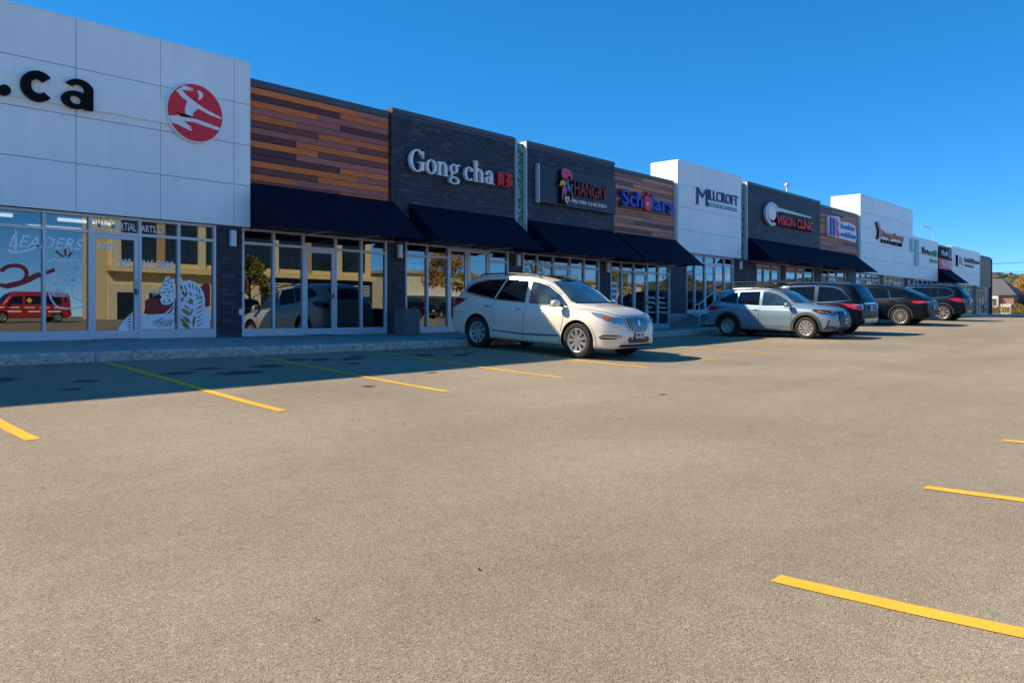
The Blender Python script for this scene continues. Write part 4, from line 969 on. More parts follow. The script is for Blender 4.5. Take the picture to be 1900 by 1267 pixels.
# --- big dark SUV, nose-in, bright window trim
suv = dict(paint='paint_navy', axles=(1.45, -1.45), track=.94, wr=.38, arch=.43, rimf=.66, waist=.02,
    zt=[(-2.52, .58), (-2.51, .95), (-2.48, 1.10), (-2.40, 1.28), (-2.24, 1.55), (-2.06, 1.71), (-1.85, 1.745), (-.8, 1.78), (.0, 1.765), (.45, 1.70), (.8, 1.55), (1.3, 1.26), (1.45, 1.19), (1.7, 1.16), (2.1, 1.09), (2.32, .99), (2.42, .85), (2.48, .6)],
    zs=[(-2.52, .56), (-2.45, 1.02), (-2.3, 1.12), (-1.9, 1.15), (-.8, 1.09), (.5, 1.06), (1.3, 1.03), (2.0, .98), (2.3, .86), (2.48, .56)],
    W=[(-2.52, .76), (-2.46, .86), (-2.3, .94), (-1.9, .975), (0, .975), (1.5, .975), (1.95, .95), (2.25, .84), (2.42, .66), (2.48, .5)],
    zb=[(-2.52, .46), (-2.4, .36), (-2.1, .30), (-1.5, .25), (1.7, .24), (2.3, .26), (2.48, .40)],
    yc=[(-2.52, .60), (-2.2, .68), (-1.8, .72), (0, .74), (.5, .73), (1.0, .76), (1.4, .78), (2.1, .68), (2.48, .4)],
    zc=[(-2.52, .57), (-2.44, 1.08), (-2.3, 1.36), (-2.12, 1.60), (-1.9, 1.66), (-.8, 1.70), (0, 1.68), (.5, 1.58), (1.0, 1.32), (1.35, 1.10), (2.0, 1.03), (2.3, .92), (2.48, .58)])
c3 = Car('big dark blue SUV with chrome window outline, parked nose-in', suv)
W3 = [[(1.12, 1.12), (.8, 1.40), (.4, 1.59), (.06, 1.62), (.06, 1.12)], [(-.03, 1.12), (-.03, 1.625), (-.9, 1.64), (-.9, 1.13)], [(-1.06, 1.13), (-1.06, 1.64), (-1.55, 1.60), (-1.80, 1.50), (-2.12, 1.20), (-1.6, 1.14)]]
for w_ in W3: c3.both('window', w_, 90, .005, 'car_glass')
c3.line([(-.94, 1.11), (-.03, 1.10), (1.16, 1.10), (.82, 1.42), (.42, 1.61), (-.03, 1.645), (-.94, 1.66)], .024, 90, 'window_trim', 'chrome', .008, c3.root)
c3.line([(-1.02, 1.66), (-1.56, 1.62), (-1.82, 1.515), (-2.16, 1.19), (-1.6, 1.12), (-1.02, 1.10), (-1.02, 1.66)], .024, 90, 'window_trim', 'chrome', .008, c3.root)
c3.both('pillar', [(-.92, 1.12), (-.92, 1.645), (-1.04, 1.645), (-1.04, 1.12)], 90, .004, 'paint_grey')
c3.patch('rear_window', [(-.62, 1.22), (.62, 1.22), (.56, 1.60), (-.56, 1.60)], 180, .006, 'car_glass'); c3.patch('windshield', [(-.72, 1.20), (.72, 1.20), (.6, 1.62), (-.6, 1.62)], 0, .005, 'car_glass_clear')
c3.both('taillight', [(-.44, 1.06), (-.05, 1.05), (.22, 1.06), (.2, .90), (.0, .84), (-.22, .90)], 140, .012, 'lamp_red', rim=1); c3.both('reverse_lamp', [(-.22, 1.035), (.18, 1.045), (.18, .99), (-.1, .985)], 140, .02, 'lamp_clear')
c3.line([(-.52, 1.06), (.52, 1.06)], .05, 180, 'tailgate_trim', 'chrome', .012, c3.root); c3.patch('bumper_step', [(-.66, .56), (.66, .56), (.6, .42), (-.6, .42)], 180, .010, 'rim_silver')
c3.plate(180, .90); c3.line([(-.7, 1.14), (-.66, .62), (.66, .62), (.7, 1.14)], .011, 180, 'tailgate_gap', 'seam')
c3.line([(.0, 1.10), (-.02, .6), (-.02, .32)], .011, 90, 'door_gap', 'seam'); c3.line([(-1.0, 1.10), (-1.05, .8), (-1.0, .66)], .011, 90, 'door_gap', 'seam'); c3.handles([(-.18, .98), (-1.18, .99)])
c3.mirrors(.96, 1.15, 1.06, 'paint_navy'); c3.wheels(10, 'thin'); c3.arch_lip(.03, 'paint_navy', .01)
for sd in (-1, 1):
    mb = MB(); mb.tube([(-1.7, sd * .655, 1.705), (-1.6, sd * .66, 1.765), (-.2, sd * .67, 1.785), (.25, sd * .67, 1.715)], .016, 8); mb.build('roof_rail', M('chrome'), c3.root, False)
c3.place(28.22, 9.22 + 2.52 + 1.45, 9.22 + 2.52 - 1.45)

# --- black coupe-backed SUV, nose-in
coupe = dict(paint='paint_blueblack', axles=(1.47, -1.47), track=.97, wr=.39, arch=.435, rimf=.70, waist=.045,
    zt=[(-2.50, .58), (-2.49, .92), (-2.44, 1.08), (-2.36, 1.14), (-2.2, 1.20), (-1.8, 1.38), (-1.3, 1.56), (-.7, 1.67), (-.1, 1.70), (.3, 1.67), (.7, 1.54), (1.2, 1.27), (1.4, 1.18), (1.7, 1.14), (2.1, 1.06), (2.32, .95), (2.42, .8), (2.46, .6)],
    zs=[(-2.50, .56), (-2.42, 1.0), (-2.25, 1.10), (-1.8, 1.13), (-.8, 1.08), (.5, 1.04), (1.3, 1.01), (2.0, .95), (2.3, .84), (2.46, .56)],
    W=[(-2.50, .70), (-2.44, .82), (-2.28, .92), (-1.9, .985), (-1.4, 1.0), (0, .975), (1.5, .995), (1.95, .95), (2.25, .82), (2.40, .66), (2.46, .5)],
    zb=[(-2.50, .46), (-2.4, .36), (-2.1, .28), (-1.5, .24), (1.7, .23), (2.3, .25), (2.46, .40)],
    yc=[(-2.50, .60), (-2.2, .66), (-1.6, .68), (0, .71), (.5, .70), (1.0, .74), (1.4, .77), (2.1, .66), (2.46, .4)],
    zc=[(-2.50, .57), (-2.4, 1.06), (-2.2, 1.15), (-1.8, 1.31), (-1.3, 1.48), (-.7, 1.585), (-.1, 1.615), (.35, 1.57), (.85, 1.34), (1.25, 1.10), (2.0, 1.0), (2.3, .88), (2.46, .58)])
c4 = Car('black coupe-backed SUV with many-spoked wheels, parked nose-in', coupe)
for w_ in ([(1.04, 1.10), (.74, 1.36), (.36, 1.52), (.04, 1.555), (.04, 1.10)], [(-.05, 1.10), (-.05, 1.557), (-.55, 1.535), (-.86, 1.49), (-1.02, 1.14)], [(-1.08, 1.145), (-.92, 1.475), (-1.25, 1.40), (-1.62, 1.22), (-1.56, 1.17)]): c4.both('window', w_, 90, .005, 'car_glass')
c4.line([(-.05, 1.075), (-1.02, 1.11), (-1.58, 1.145), (-1.66, 1.22)], .016, 90, 'window_trim', 'chrome', .008, c4.root)
c4.line([(-.90, 1.49), (-1.05, 1.14)], .016, 90, 'window_trim', 'chrome', .009, c4.root)
c4.patch('rear_window', [(-.56, 1.24), (.56, 1.24), (.5, 1.50), (-.5, 1.50)], 180, .006, 'car_glass'); c4.patch('windshield', [(-.7, 1.19), (.7, 1.19), (.58, 1.56), (-.58, 1.56)], 0, .005, 'car_glass_clear')
c4.both('taillight', [(-.42, 1.0), (-.30, 1.045), (.38, 1.04), (.38, .97), (-.05, .93), (-.32, .94)], 140, .012, 'lamp_red', rim=1); c4.both('taillight_strip', [(-.2, .975), (-.2, .995), (.36, 1.0), (.36, .985)], 140, .02, 'lamp_clear')
c4.plate(180, .78); c4.line([(-.34, 1.02), (.34, 1.02)], .018, 180, 'tailgate_trim', 'chrome', .012, c4.root)
c4.patch('emblem', [(.06 * math.cos(R(a)), 1.08 + .055 * math.sin(R(a))) for a in range(0, 360, 24)], 180, .014, 'chrome')
c4.line([(-.6, .42), (.6, .42)], .05, 180, 'bumper_trim', 'chrome', .012, c4.root); c4.patch('bumper_black', [(-.6, .66), (.6, .66), (.62, .45), (-.62, .45)], 180, .006, 'car_plastic')
for sg in (-1, 1): c4.patch('exhaust', [(sg * .42 - .1, .36), (sg * .42 + .1, .36), (sg * .42 + .1, .41), (sg * .42 - .1, .41)], 180, .02, 'chrome')
c4.line([(0, 1.07), (-.02, .6), (-.02, .3)], .011, 90, 'door_gap', 'seam'); c4.handles([(-.18, .98), (-1.12, 1.0)], 'paint_blueblack')
c4.mirrors(.9, 1.12, 1.06, 'paint_blueblack'); c4.wheels(15, 'thin'); c4.arch_lip(.045, 'car_plastic', .012)
c4.place(36.32, 10.4 + 2.94, 10.4)

# --- dark compact SUV, nose-in, pale window trim
compact = dict(paint='paint_black', axles=(1.405, -1.405), track=.92, wr=.365, arch=.41, rimf=.68, waist=.03,
    zt=[(-2.30, .58), (-2.29, .92), (-2.25, 1.08), (-2.16, 1.22), (-2.0, 1.46), (-1.85, 1.60), (-1.65, 1.635), (-.8, 1.67), (-.1, 1.66), (.35, 1.60), (.7, 1.47), (1.15, 1.22), (1.3, 1.15), (1.6, 1.11), (2.0, 1.04), (2.2, .94), (2.30, .8), (2.34, .6)],
    zs=[(-2.30, .56), (-2.22, .98), (-2.05, 1.08), (-1.7, 1.10), (-.8, 1.05), (.5, 1.01), (1.2, .99), (1.9, .93), (2.2, .82), (2.34, .56)],
    W=[(-2.30, .68), (-2.24, .80), (-2.08, .89), (-1.7, .935), (0, .92), (1.4, .935), (1.85, .90), (2.1, .79), (2.28, .62), (2.34, .48)],
    zb=[(-2.30, .48), (-2.2, .37), (-1.95, .30), (-1.4, .25), (1.6, .24), (2.15, .26), (2.34, .40)],
    yc=[(-2.30, .55), (-2.0, .62), (-1.6, .66), (0, .69), (.5, .68), (.9, .70), (1.25, .73), (2.0, .62), (2.34, .38)],
    zc=[(-2.30, .57), (-2.2, 1.04), (-2.05, 1.28), (-1.9, 1.48), (-1.65, 1.55), (-.8, 1.59), (-.1, 1.575), (.4, 1.49), (.85, 1.25), (1.15, 1.06), (1.9, .98), (2.2, .86), (2.34, .58)])
c5 = Car('dark compact SUV with pale roof rails and window trim, farthest parked', compact)
for w_ in ([(1.0, 1.06), (.68, 1.32), (.34, 1.475), (.03, 1.515), (.03, 1.06)], [(-.05, 1.06), (-.05, 1.52), (-.78, 1.525), (-.82, 1.08)], [(-.88, 1.08), (-.85, 1.525), (-1.08, 1.52), (-1.12, 1.09)], [(-1.19, 1.09), (-1.15, 1.515), (-1.5, 1.48), (-1.74, 1.33), (-1.70, 1.19), (-1.5, 1.12)]): c5.both('window', w_, 90, .005, 'car_glass')
c5.line([(1.05, 1.035), (0, 1.04), (-1.1, 1.07), (-1.55, 1.10), (-1.76, 1.18), (-1.80, 1.34), (-1.53, 1.51), (-1.15, 1.54), (-.05, 1.545), (.35, 1.50), (.7, 1.34)], .022, 90, 'window_trim', 'chrome', .008, c5.root)
c5.patch('rear_window', [(-.56, 1.18), (.56, 1.18), (.5, 1.48), (-.5, 1.48)], 180, .006, 'car_glass'); c5.patch('windshield', [(-.66, 1.15), (.66, 1.15), (.55, 1.52), (-.55, 1.52)], 0, .005, 'car_glass_clear')
c5.both('taillight', [(-.40, 1.02), (-.2, 1.05), (.24, 1.02), (.26, .90), (.05, .84), (-.26, .92)], 140, .012, 'lamp_red', rim=1)
c5.plate(180, .86); c5.patch('bumper_skid', [(-.6, .50), (.6, .50), (.56, .38), (-.56, .38)], 180, .008, 'rim_silver'); c5.patch('emblem', [(.05 * math.cos(R(a)), 1.07 + .05 * math.sin(R(a))) for a in range(0, 360, 24)], 180, .014, 'chrome')
c5.line([(0, 1.03), (-.02, .6), (-.02, .3)], .011, 90, 'door_gap', 'seam'); c5.line([(-1.0, 1.05), (-1.05, .8), (-.98, .7)], .011, 90, 'door_gap', 'seam'); c5.handles([(-.18, .94), (-1.12, .96)], 'paint_black')
c5.mirrors(.85, 1.09, 1.0, 'paint_black'); c5.wheels(7, 'y'); c5.arch_lip(.05, 'car_plastic', .012)
for sd in (-1, 1):
    mb = MB(); mb.tube([(-1.6, sd * .605, 1.60), (-1.5, sd * .61, 1.655), (-.2, sd * .62, 1.685), (.2, sd * .62, 1.62)], .017, 8); mb.build('roof_rail', M('chrome'), c5.root, False)
c5.place(41.7, 10.15 + 2.81, 10.15)
# ---------------------------------------------------------------- signs and lettering
SIDE = bpy.data.scenes.new('type')                     # a bare side scene, so that setting type does not re-evaluate the whole place
_gl = {}
def glyph(ch, bold=0.0, shear=0.0):
    if (ch, bold, shear) not in _gl:
        cu = bpy.data.curves.new('t', 'FONT'); cu.body = ch; cu.size = 1; cu.offset = bold; cu.extrude = .5; cu.resolution_u = 4; cu.shear = shear
        o = bpy.data.objects.new('t', cu); SIDE.collection.objects.link(o)
        vl = SIDE.view_layers[0]; vl.update(); dg = vl.depsgraph; _gl[ch, bold, shear] = bpy.data.meshes.new_from_object(o.evaluated_get(dg), depsgraph=dg)
        bpy.data.objects.remove(o); bpy.data.curves.remove(cu)
    return _gl[ch, bold, shear].copy()
_cap = []
def text(parent, string, x0, x1, z0, z1, y, depth, mat, bold=.0, split=True, name='letter', shear=0.0, slope=0.0):
    """raised lettering on a wall facing the lot: spans x0..x1, baseline z0, capital height z1 - z0, front at y - depth"""
    if not _cap: _cap.append(max(v.co.y for v in glyph('H').vertices))
    full = glyph(string, bold, shear); bx0 = min(v.co.x for v in full.vertices); bx1 = max(v.co.x for v in full.vertices)
    fx = (x1 - x0) / (bx1 - bx0); fz = (z1 - z0) / _cap[0]
    def put(me, dx, nm):
        for v in me.vertices:
            X = x0 + (v.co.x + dx - bx0) * fx
            v.co = (X, y - depth * (v.co.z + .5), z0 + v.co.y * fz + (X - x0) * slope)
        me.update(); me.materials.clear(); o = link(nm, me, M(mat), parent); return o
    if not split:
        o = put(full, 0, name); o['kind'] = 'stuff'; return o
    for i, ch in enumerate(string):
        if ch == ' ': continue
        me = glyph(ch, bold, shear); r = max(v.co.x for v in me.vertices)
        pr = max(v.co.x for v in glyph(string[:i + 1], bold, shear).vertices)
        put(me, pr - r, name)

def sign(label, x, y, z, group=None):
    return tag(empty('sign', (x, y, z)), label, 'sign', group)

def ribbon(pts, w, y, mat, name, parent, t=.003):
    mb = MB(); L = []; Q = []
    for i, p in enumerate(pts):
        a = Vector(pts[max(i - 1, 0)]); b = Vector(pts[min(i + 1, len(pts) - 1)]); d = (b - a).normalized(); n_ = Vector((-d.y, d.x)) * w / 2
        L.append(Vector(p) + n_); Q.append(Vector(p) - n_)
    k = len(pts)
    mb.add([(p.x, y - t, p.y) for p in L] + [(p.x, y - t, p.y) for p in Q], [(i, k + i, k + i + 1, i + 1) for i in range(k - 1)])
    return mb.build(name, M(mat), parent)
def smooth(pts, n_=5):
    out = []
    Q = [pts[0]] + pts + [pts[-1]]
    for i in range(1, len(Q) - 2):
        for t in range(n_):
            t_ = t / n_; a, b, c, d = Q[i - 1:i + 3]
            out.append(tuple(.5 * (2 * b[k] + (c[k] - a[k]) * t_ + (2 * a[k] - 5 * b[k] + 4 * c[k] - d[k]) * t_ ** 2 + (3 * b[k] - a[k] - 3 * c[k] + d[k]) * t_ ** 3) for k in (0, 1)))
    return out + [pts[-1]]
EMB_FIG = [(-0.443,0.408),(-0.348,0.474),(-0.272,0.544),(-0.171,0.538),(-0.038,0.511),(-0.164,0.502),(-0.032,0.474),(-0.221,0.452),(-0.323,0.446),(-0.171,0.316),(0.006,0.226),(0.209,0.127),(0.399,0.064),(0.601,0.003),(0.598,-0.032),(0.335,0.015),(0.133,0.076),(0.051,0.104),(-0.019,0.036),(-0.07,-0.035),(-0.07,-0.103),(-0.209,-0.11),(-0.24,-0.054),(-0.247,0.043),(-0.196,0.219),(-0.323,0.288)]
EMB_HEAD = [(0.025,0.5),(0.095,0.501),(0.158,0.457),(0.164,0.39),(0.12,0.327),(0.057,0.29),(0.07,0.385),(0.051,0.456)]
EMB_LEG = [(-0.595,-0.172),(-0.386,-0.121),(-0.323,-0.144),(-0.171,-0.134),(-0.006,-0.134),(0.183,-0.161),(0.563,-0.232),(0.525,-0.295),(0.209,-0.255),(-0.019,-0.211),(-0.285,-0.22),(-0.095,-0.336),(-0.171,-0.337),(-0.076,-0.388),(-0.108,-0.412),(-0.247,-0.376),(-0.399,-0.324),(-0.531,-0.306),(-0.576,-0.24)]
EMB_BELT = [(-0.449,-0.044),(-0.373,-0.079),(-0.247,-0.068),(-0.006,-0.11),(-0.171,-0.134),(-0.323,-0.137)]
T_LEFT = [(7.32,0.49),(7.55,0.51),(7.84,0.53),(7.98,0.66),(8.06,0.78),(8.06,0.2),(7.32,0.2)]
T_RIGHT = [(8.17,0.2),(8.17,1.34),(8.2,1.35),(8.25,1.25),(8.38,1.28),(8.54,1.23),(8.65,1.14),(8.73,0.99),(8.76,0.84),(8.76,0.65),(8.88,0.69),(8.88,0.2)]
T_HEAD = [(7.78,1.11),(7.83,1.24),(7.86,1.33),(7.94,1.34),(7.97,1.29),(8.06,1.3),(8.06,0.76),(8.01,0.78),(7.96,0.73),(7.86,0.72),(7.78,0.74),(7.74,0.83),(7.78,0.9),(7.71,0.97),(7.73,1.04)]
T_DOOR = [(6.86,0.23),(6.99,0.4),(7.08,0.5),(7.16,0.57),(7.16,0.14),(6.86,0.15)]
T_REDL = [(7.39,0.53),(7.43,0.66),(7.42,0.8),(7.53,0.87),(7.67,0.85),(7.73,0.75),(7.86,0.7),(7.98,0.71),(7.98,0.67),(7.84,0.54),(7.55,0.53)]
T_REDR = [(8.65,1.15),(8.8,1.22),(8.88,1.17),(8.88,0.71),(8.77,0.67),(8.76,0.87),(8.73,1.02)]
T_SLASH = [[(7.79,1.13),(7.84,1.13),(7.88,1.15),(7.91,1.17),(7.86,1.16),(7.82,1.15)],[(7.89,1.26),(7.91,1.26),(7.94,1.26),(7.96,1.28),(7.93,1.28),(7.91,1.28)],[(7.92,1.2),(7.96,1.19),(7.99,1.19),(8.02,1.2),(7.98,1.21),(7.95,1.21)],[(7.81,1.06),(7.87,1.05),(7.92,1.06),(7.96,1.07),(7.9,1.07),(7.86,1.07)],[(7.86,1.02),(7.9,1.0),(7.94,0.98),(7.98,0.98),(7.94,1.01),(7.9,1.02)],[(7.78,0.97),(7.81,0.97),(7.85,0.98),(7.87,1.0),(7.83,1.0),(7.8,0.99)],[(7.96,1.14),(7.98,1.12),(8.0,1.1),(8.03,1.09),(8.01,1.12),(7.99,1.14)],[(7.98,1.05),(8.0,1.02),(8.03,1.0),(8.05,0.99),(8.03,1.02),(8.01,1.04)],[(7.86,0.92),(7.89,0.91),(7.93,0.9),(7.96,0.91),(7.92,0.92),(7.89,0.93)],[(7.89,0.85),(7.92,0.83),(7.95,0.82),(7.98,0.82),(7.95,0.84),(7.92,0.85)],[(7.78,0.8),(7.82,0.78),(7.86,0.77),(7.9,0.77),(7.85,0.79),(7.82,0.8)],[(7.91,0.78),(7.94,0.79),(7.97,0.8),(7.98,0.83),(7.95,0.81),(7.93,0.8)],[(7.55,0.24),(7.63,0.3),(7.71,0.36),(7.77,0.42),(7.67,0.36),(7.61,0.3)],[(7.62,0.23),(7.7,0.29),(7.78,0.35),(7.84,0.42),(7.75,0.35),(7.68,0.29)],[(7.69,0.22),(7.78,0.29),(7.85,0.36),(7.91,0.43),(7.82,0.35),(7.75,0.29)],[(7.78,0.22),(7.85,0.29),(7.92,0.36),(7.97,0.43),(7.89,0.35),(7.83,0.29)],[(7.85,0.22),(7.92,0.29),(7.98,0.36),(8.02,0.43),(7.95,0.35),(7.89,0.29)],[(7.94,0.23),(7.98,0.28),(8.02,0.35),(8.05,0.41),(7.99,0.34),(7.96,0.29)],[(7.84,0.47),(7.9,0.51),(7.96,0.55),(8.01,0.6),(7.93,0.55),(7.88,0.51)],[(7.9,0.53),(7.95,0.56),(8.0,0.61),(8.03,0.65),(7.97,0.61),(7.93,0.57)],[(7.96,0.59),(8.0,0.63),(8.04,0.67),(8.06,0.71),(8.01,0.67),(7.98,0.63)],[(7.55,0.31),(7.61,0.35),(7.67,0.39),(7.72,0.43),(7.65,0.39),(7.6,0.36)],[(7.69,0.37),(7.75,0.4),(7.8,0.44),(7.84,0.48),(7.78,0.44),(7.73,0.41)],[(7.98,0.47),(8.02,0.5),(8.04,0.53),(8.05,0.56),(8.02,0.53),(8.0,0.5)],[(8.18,1.17),(8.19,1.12),(8.2,1.08),(8.24,1.05),(8.23,1.11),(8.21,1.15)],[(8.22,1.05),(8.23,0.99),(8.26,0.94),(8.29,0.91),(8.28,0.97),(8.26,1.02)],[(8.28,1.18),(8.29,1.11),(8.31,1.05),(8.33,1.01),(8.32,1.08),(8.31,1.13)],[(8.28,0.91),(8.24,0.88),(8.22,0.85),(8.21,0.81),(8.25,0.84),(8.27,0.87)],[(8.38,1.23),(8.38,1.18),(8.39,1.12),(8.41,1.08),(8.41,1.14),(8.4,1.19)],[(8.46,1.21),(8.46,1.15),(8.47,1.1),(8.49,1.06),(8.49,1.12),(8.48,1.17)],[(8.54,1.17),(8.54,1.12),(8.55,1.07),(8.57,1.02),(8.57,1.09),(8.56,1.13)],[(8.61,1.11),(8.61,1.06),(8.62,1.01),(8.64,0.96),(8.64,1.03),(8.63,1.07)],[(8.38,1.01),(8.41,0.97),(8.45,0.93),(8.48,0.91),(8.45,0.96),(8.42,0.99)],[(8.51,0.99),(8.54,0.95),(8.58,0.91),(8.61,0.89),(8.58,0.94),(8.55,0.96)],[(8.63,0.94),(8.64,0.89),(8.67,0.86),(8.7,0.83),(8.68,0.88),(8.66,0.91)],[(8.51,0.84),(8.58,0.86),(8.64,0.88),(8.69,0.92),(8.61,0.89),(8.56,0.87)],[(8.54,0.74),(8.61,0.76),(8.68,0.79),(8.73,0.83),(8.65,0.8),(8.59,0.77)],[(8.54,0.63),(8.61,0.65),(8.68,0.69),(8.73,0.73),(8.65,0.7),(8.59,0.67)],[(8.54,0.52),(8.61,0.55),(8.67,0.59),(8.72,0.63),(8.64,0.59),(8.59,0.56)],[(8.54,0.42),(8.6,0.45),(8.67,0.49),(8.72,0.53),(8.64,0.49),(8.58,0.46)],[(8.54,0.32),(8.6,0.35),(8.66,0.39),(8.7,0.43),(8.63,0.39),(8.58,0.36)],[(8.55,0.23),(8.61,0.26),(8.66,0.3),(8.7,0.34),(8.64,0.31),(8.59,0.27)],[(8.43,0.74),(8.39,0.78),(8.33,0.81),(8.28,0.83),(8.34,0.79),(8.38,0.76)],[(8.43,0.62),(8.38,0.66),(8.32,0.7),(8.26,0.72),(8.32,0.67),(8.38,0.64)],[(8.42,0.49),(8.36,0.54),(8.29,0.59),(8.22,0.61),(8.29,0.56),(8.35,0.52)],[(8.41,0.37),(8.34,0.42),(8.27,0.46),(8.21,0.49),(8.28,0.43),(8.34,0.4)],[(8.4,0.26),(8.34,0.31),(8.28,0.34),(8.22,0.37),(8.28,0.32),(8.34,0.28)],[(8.26,0.79),(8.24,0.82),(8.22,0.84),(8.19,0.86),(8.21,0.82),(8.23,0.8)],[(8.31,0.22),(8.28,0.26),(8.24,0.28),(8.21,0.3),(8.24,0.26),(8.27,0.24)]]
T_SLASHD = [[(7.03,0.47),(7.07,0.47),(7.12,0.47),(7.15,0.49),(7.1,0.49),(7.06,0.48)],[(7.02,0.41),(7.06,0.41),(7.11,0.41),(7.15,0.42),(7.1,0.43),(7.06,0.42)],[(7.02,0.35),(7.07,0.34),(7.12,0.34),(7.16,0.35),(7.1,0.36),(7.06,0.36)],[(7.03,0.29),(7.07,0.28),(7.12,0.27),(7.16,0.28),(7.11,0.29),(7.07,0.3)],[(7.04,0.24),(7.08,0.22),(7.12,0.21),(7.16,0.21),(7.11,0.23),(7.08,0.24)],[(7.05,0.18),(7.09,0.16),(7.12,0.15),(7.16,0.15),(7.12,0.17),(7.09,0.18)],[(7.07,0.51),(7.1,0.52),(7.13,0.53),(7.16,0.55),(7.12,0.54),(7.09,0.53)]]
T_GOLD = [[(8.21,0.64),(8.26,0.55),(8.34,0.5),(8.43,0.49),(8.37,0.59),(8.3,0.63)],[(8.26,0.47),(8.29,0.38),(8.35,0.33),(8.43,0.32),(8.39,0.41),(8.34,0.45)],[(8.22,0.3),(8.28,0.23),(8.35,0.19),(8.43,0.2),(8.36,0.27),(8.3,0.3)],[(8.38,0.86),(8.38,0.79),(8.41,0.74),(8.48,0.74),(8.48,0.82),(8.45,0.86)],[(8.33,1.03),(8.29,0.99),(8.28,0.93),(8.3,0.88),(8.34,0.94),(8.35,0.98)],[(8.48,0.22),(8.52,0.32),(8.53,0.43),(8.51,0.52),(8.47,0.4),(8.46,0.31)],[(8.18,0.44),(8.21,0.36),(8.26,0.3),(8.33,0.27),(8.3,0.36),(8.25,0.41)],[(8.42,0.49),(8.46,0.55),(8.48,0.61),(8.47,0.66),(8.43,0.6),(8.41,0.55)]]
SCROLL = [(5.66,1.42),(5.57,1.39),(5.52,1.44),(5.53,1.53),(5.6,1.58),(5.86,1.59),(6.07,1.6),(6.14,1.47),(6.14,1.38),(6.04,1.18),(5.99,1.0),(6.02,0.85),(6.15,0.79),(6.18,0.74),(6.14,0.65),(5.78,0.63),(5.66,0.71),(5.57,0.88),(5.57,1.05),(5.64,1.27),(5.66,1.38)]
RIBBON = [(4.72,1.07),(4.82,1.04),(4.98,1.07),(5.11,1.15),(5.17,1.28),(5.12,1.4),(4.98,1.44),(4.84,1.41),(4.73,1.32)]
RIBBON2 = [(4.82,1.04),(5.0,1.09),(5.19,1.17),(5.33,1.26),(5.41,1.28),None,(5.48,1.31),(5.66,1.39)]
RAYS = [[(5.68,1.76),(5.82,1.65)],[(5.85,1.81),(5.86,1.67)],[(5.97,1.75),(5.91,1.65)]]
SWOOSH = [(4.85,1.74),(4.93,1.69),(5.08,1.71),(5.25,1.77),(5.4,1.86)]


# --- white panel front: black web letters and the round emblem
s_ = sign('black rounded lettering on the white panels at the left edge', 5.6, 17.0, 4.8)
one('disc', 4.70, 4.66, .10, .10, 16.93, 17.028).build('letter', M('letter_black'), s_)
one('ring', 5.26, 4.85, .29, .29, .165, .15, 16.93, 17.028, 42, 318).build('letter', M('letter_black'), s_)
mb = MB(); mb.box(6.10, 6.25, 16.93, 17.028, 4.56, 4.98); mb.ring(5.985, 4.94, .265, .20, .15, .10, 16.9294, 17.027, -2, 150); mb.ring(5.93, 4.725, .255, .172, .145, .085, 16.9288, 17.026, 0, 360); mb.build('letter', M('letter_black'), s_)
s_ = sign('round red emblem with a white kicking figure on white panels', 8.385, 17.0, 4.93)
cx_, cz_ = 8.385, 4.93
one('disc', cx_, cz_, .645, .645, 16.98, 17.08, 64).build('backing', M('letter_white'), s_)
one('disc', cx_, cz_, .622, .622, 16.974, 16.979, 64).build('face', M('letter_red'), s_)
for nm, pl, mt in (('figure', EMB_FIG, 'letter_white'), ('head', EMB_HEAD, 'letter_white'), ('leg', EMB_LEG, 'letter_white'), ('belt', EMB_BELT, 'letter_black')):
    one('prism', [(cx_ + u, cz_ + v) for u, v in pl], 16.966 - (.003 if nm == 'belt' else 0), 16.973).build(nm, M(mt), s_)

# --- window graphics of the first shop (vinyl on the glass)
GY = 17.298
text(w0, 'LEADERS', 4.86, 6.20, 1.80, 2.02, GY, .003, 'vinyl_white', .008, False, 'lettering', .35)
text(w0, 'HIP', 6.40, 6.82, 1.84, 1.97, 17.284, .003, 'vinyl_white', .01, False, 'lettering', .35)
ribbon(smooth(SWOOSH), .045, GY, 'vinyl_white', 'swoosh', w0)
one('prism', [(4.955, 1.72), (5.0, 1.72), (5.0, 2.10), (4.965, 2.14)], GY - .005, GY - .003).build('swoosh', M('vinyl_white'), w0)
ribbon(smooth(SCROLL), .030, GY, 'vinyl_white', 'scroll_outline', w0)
ribbon(smooth(RIBBON), .075, GY, 'vinyl_red', 'red_ribbon', w0); ribbon(smooth(RIBBON2[:5]), .10, GY - .001, 'vinyl_red', 'red_ribbon', w0); ribbon(RIBBON2[6:], .07, GY, 'vinyl_red', 'red_ribbon', w0)
for r_ in RAYS: ribbon(r_, .035, GY, 'vinyl_red', 'ray', w0)
for st_, a, b, z_, h in (('AFTER SCHOOL', 5.68, 6.10, 1.485, .075), ('PROGRAM', 5.76, 6.06, 1.385, .075), ("CHILDREN'S", 5.70, 6.02, 1.265, .08), ('PROGRAMS', 5.70, 6.04, 1.165, .08), ('KID TIGERS', 5.64, 5.96, 1.075, .07), ('ADULT', 5.67, 5.85, .955, .085), ('PROGRAMS', 5.60, 5.92, .855, .085)):
    text(w0, st_, a, b, z_, z_ + h, GY, .003, 'vinyl_white', .012, False, 'lettering', .15)
text(w0, 'OMACMARTIAL', 6.34, 7.24, 2.27, 2.43, GY, .003, 'vinyl_white', .008, False, 'lettering')
text(w0, 'ARTS.CA', 7.34, 7.86, 2.27, 2.41, GY, .003, 'vinyl_white', .008, False, 'lettering')
text(w0, '905.', 6.88, 7.17, 1.49, 1.67, 17.284, .003, 'vinyl_white', .008, False, 'lettering')
text(w0, '815.8800', 7.34, 8.04, 1.49, 1.67, GY, .003, 'vinyl_white', .008, False, 'lettering')
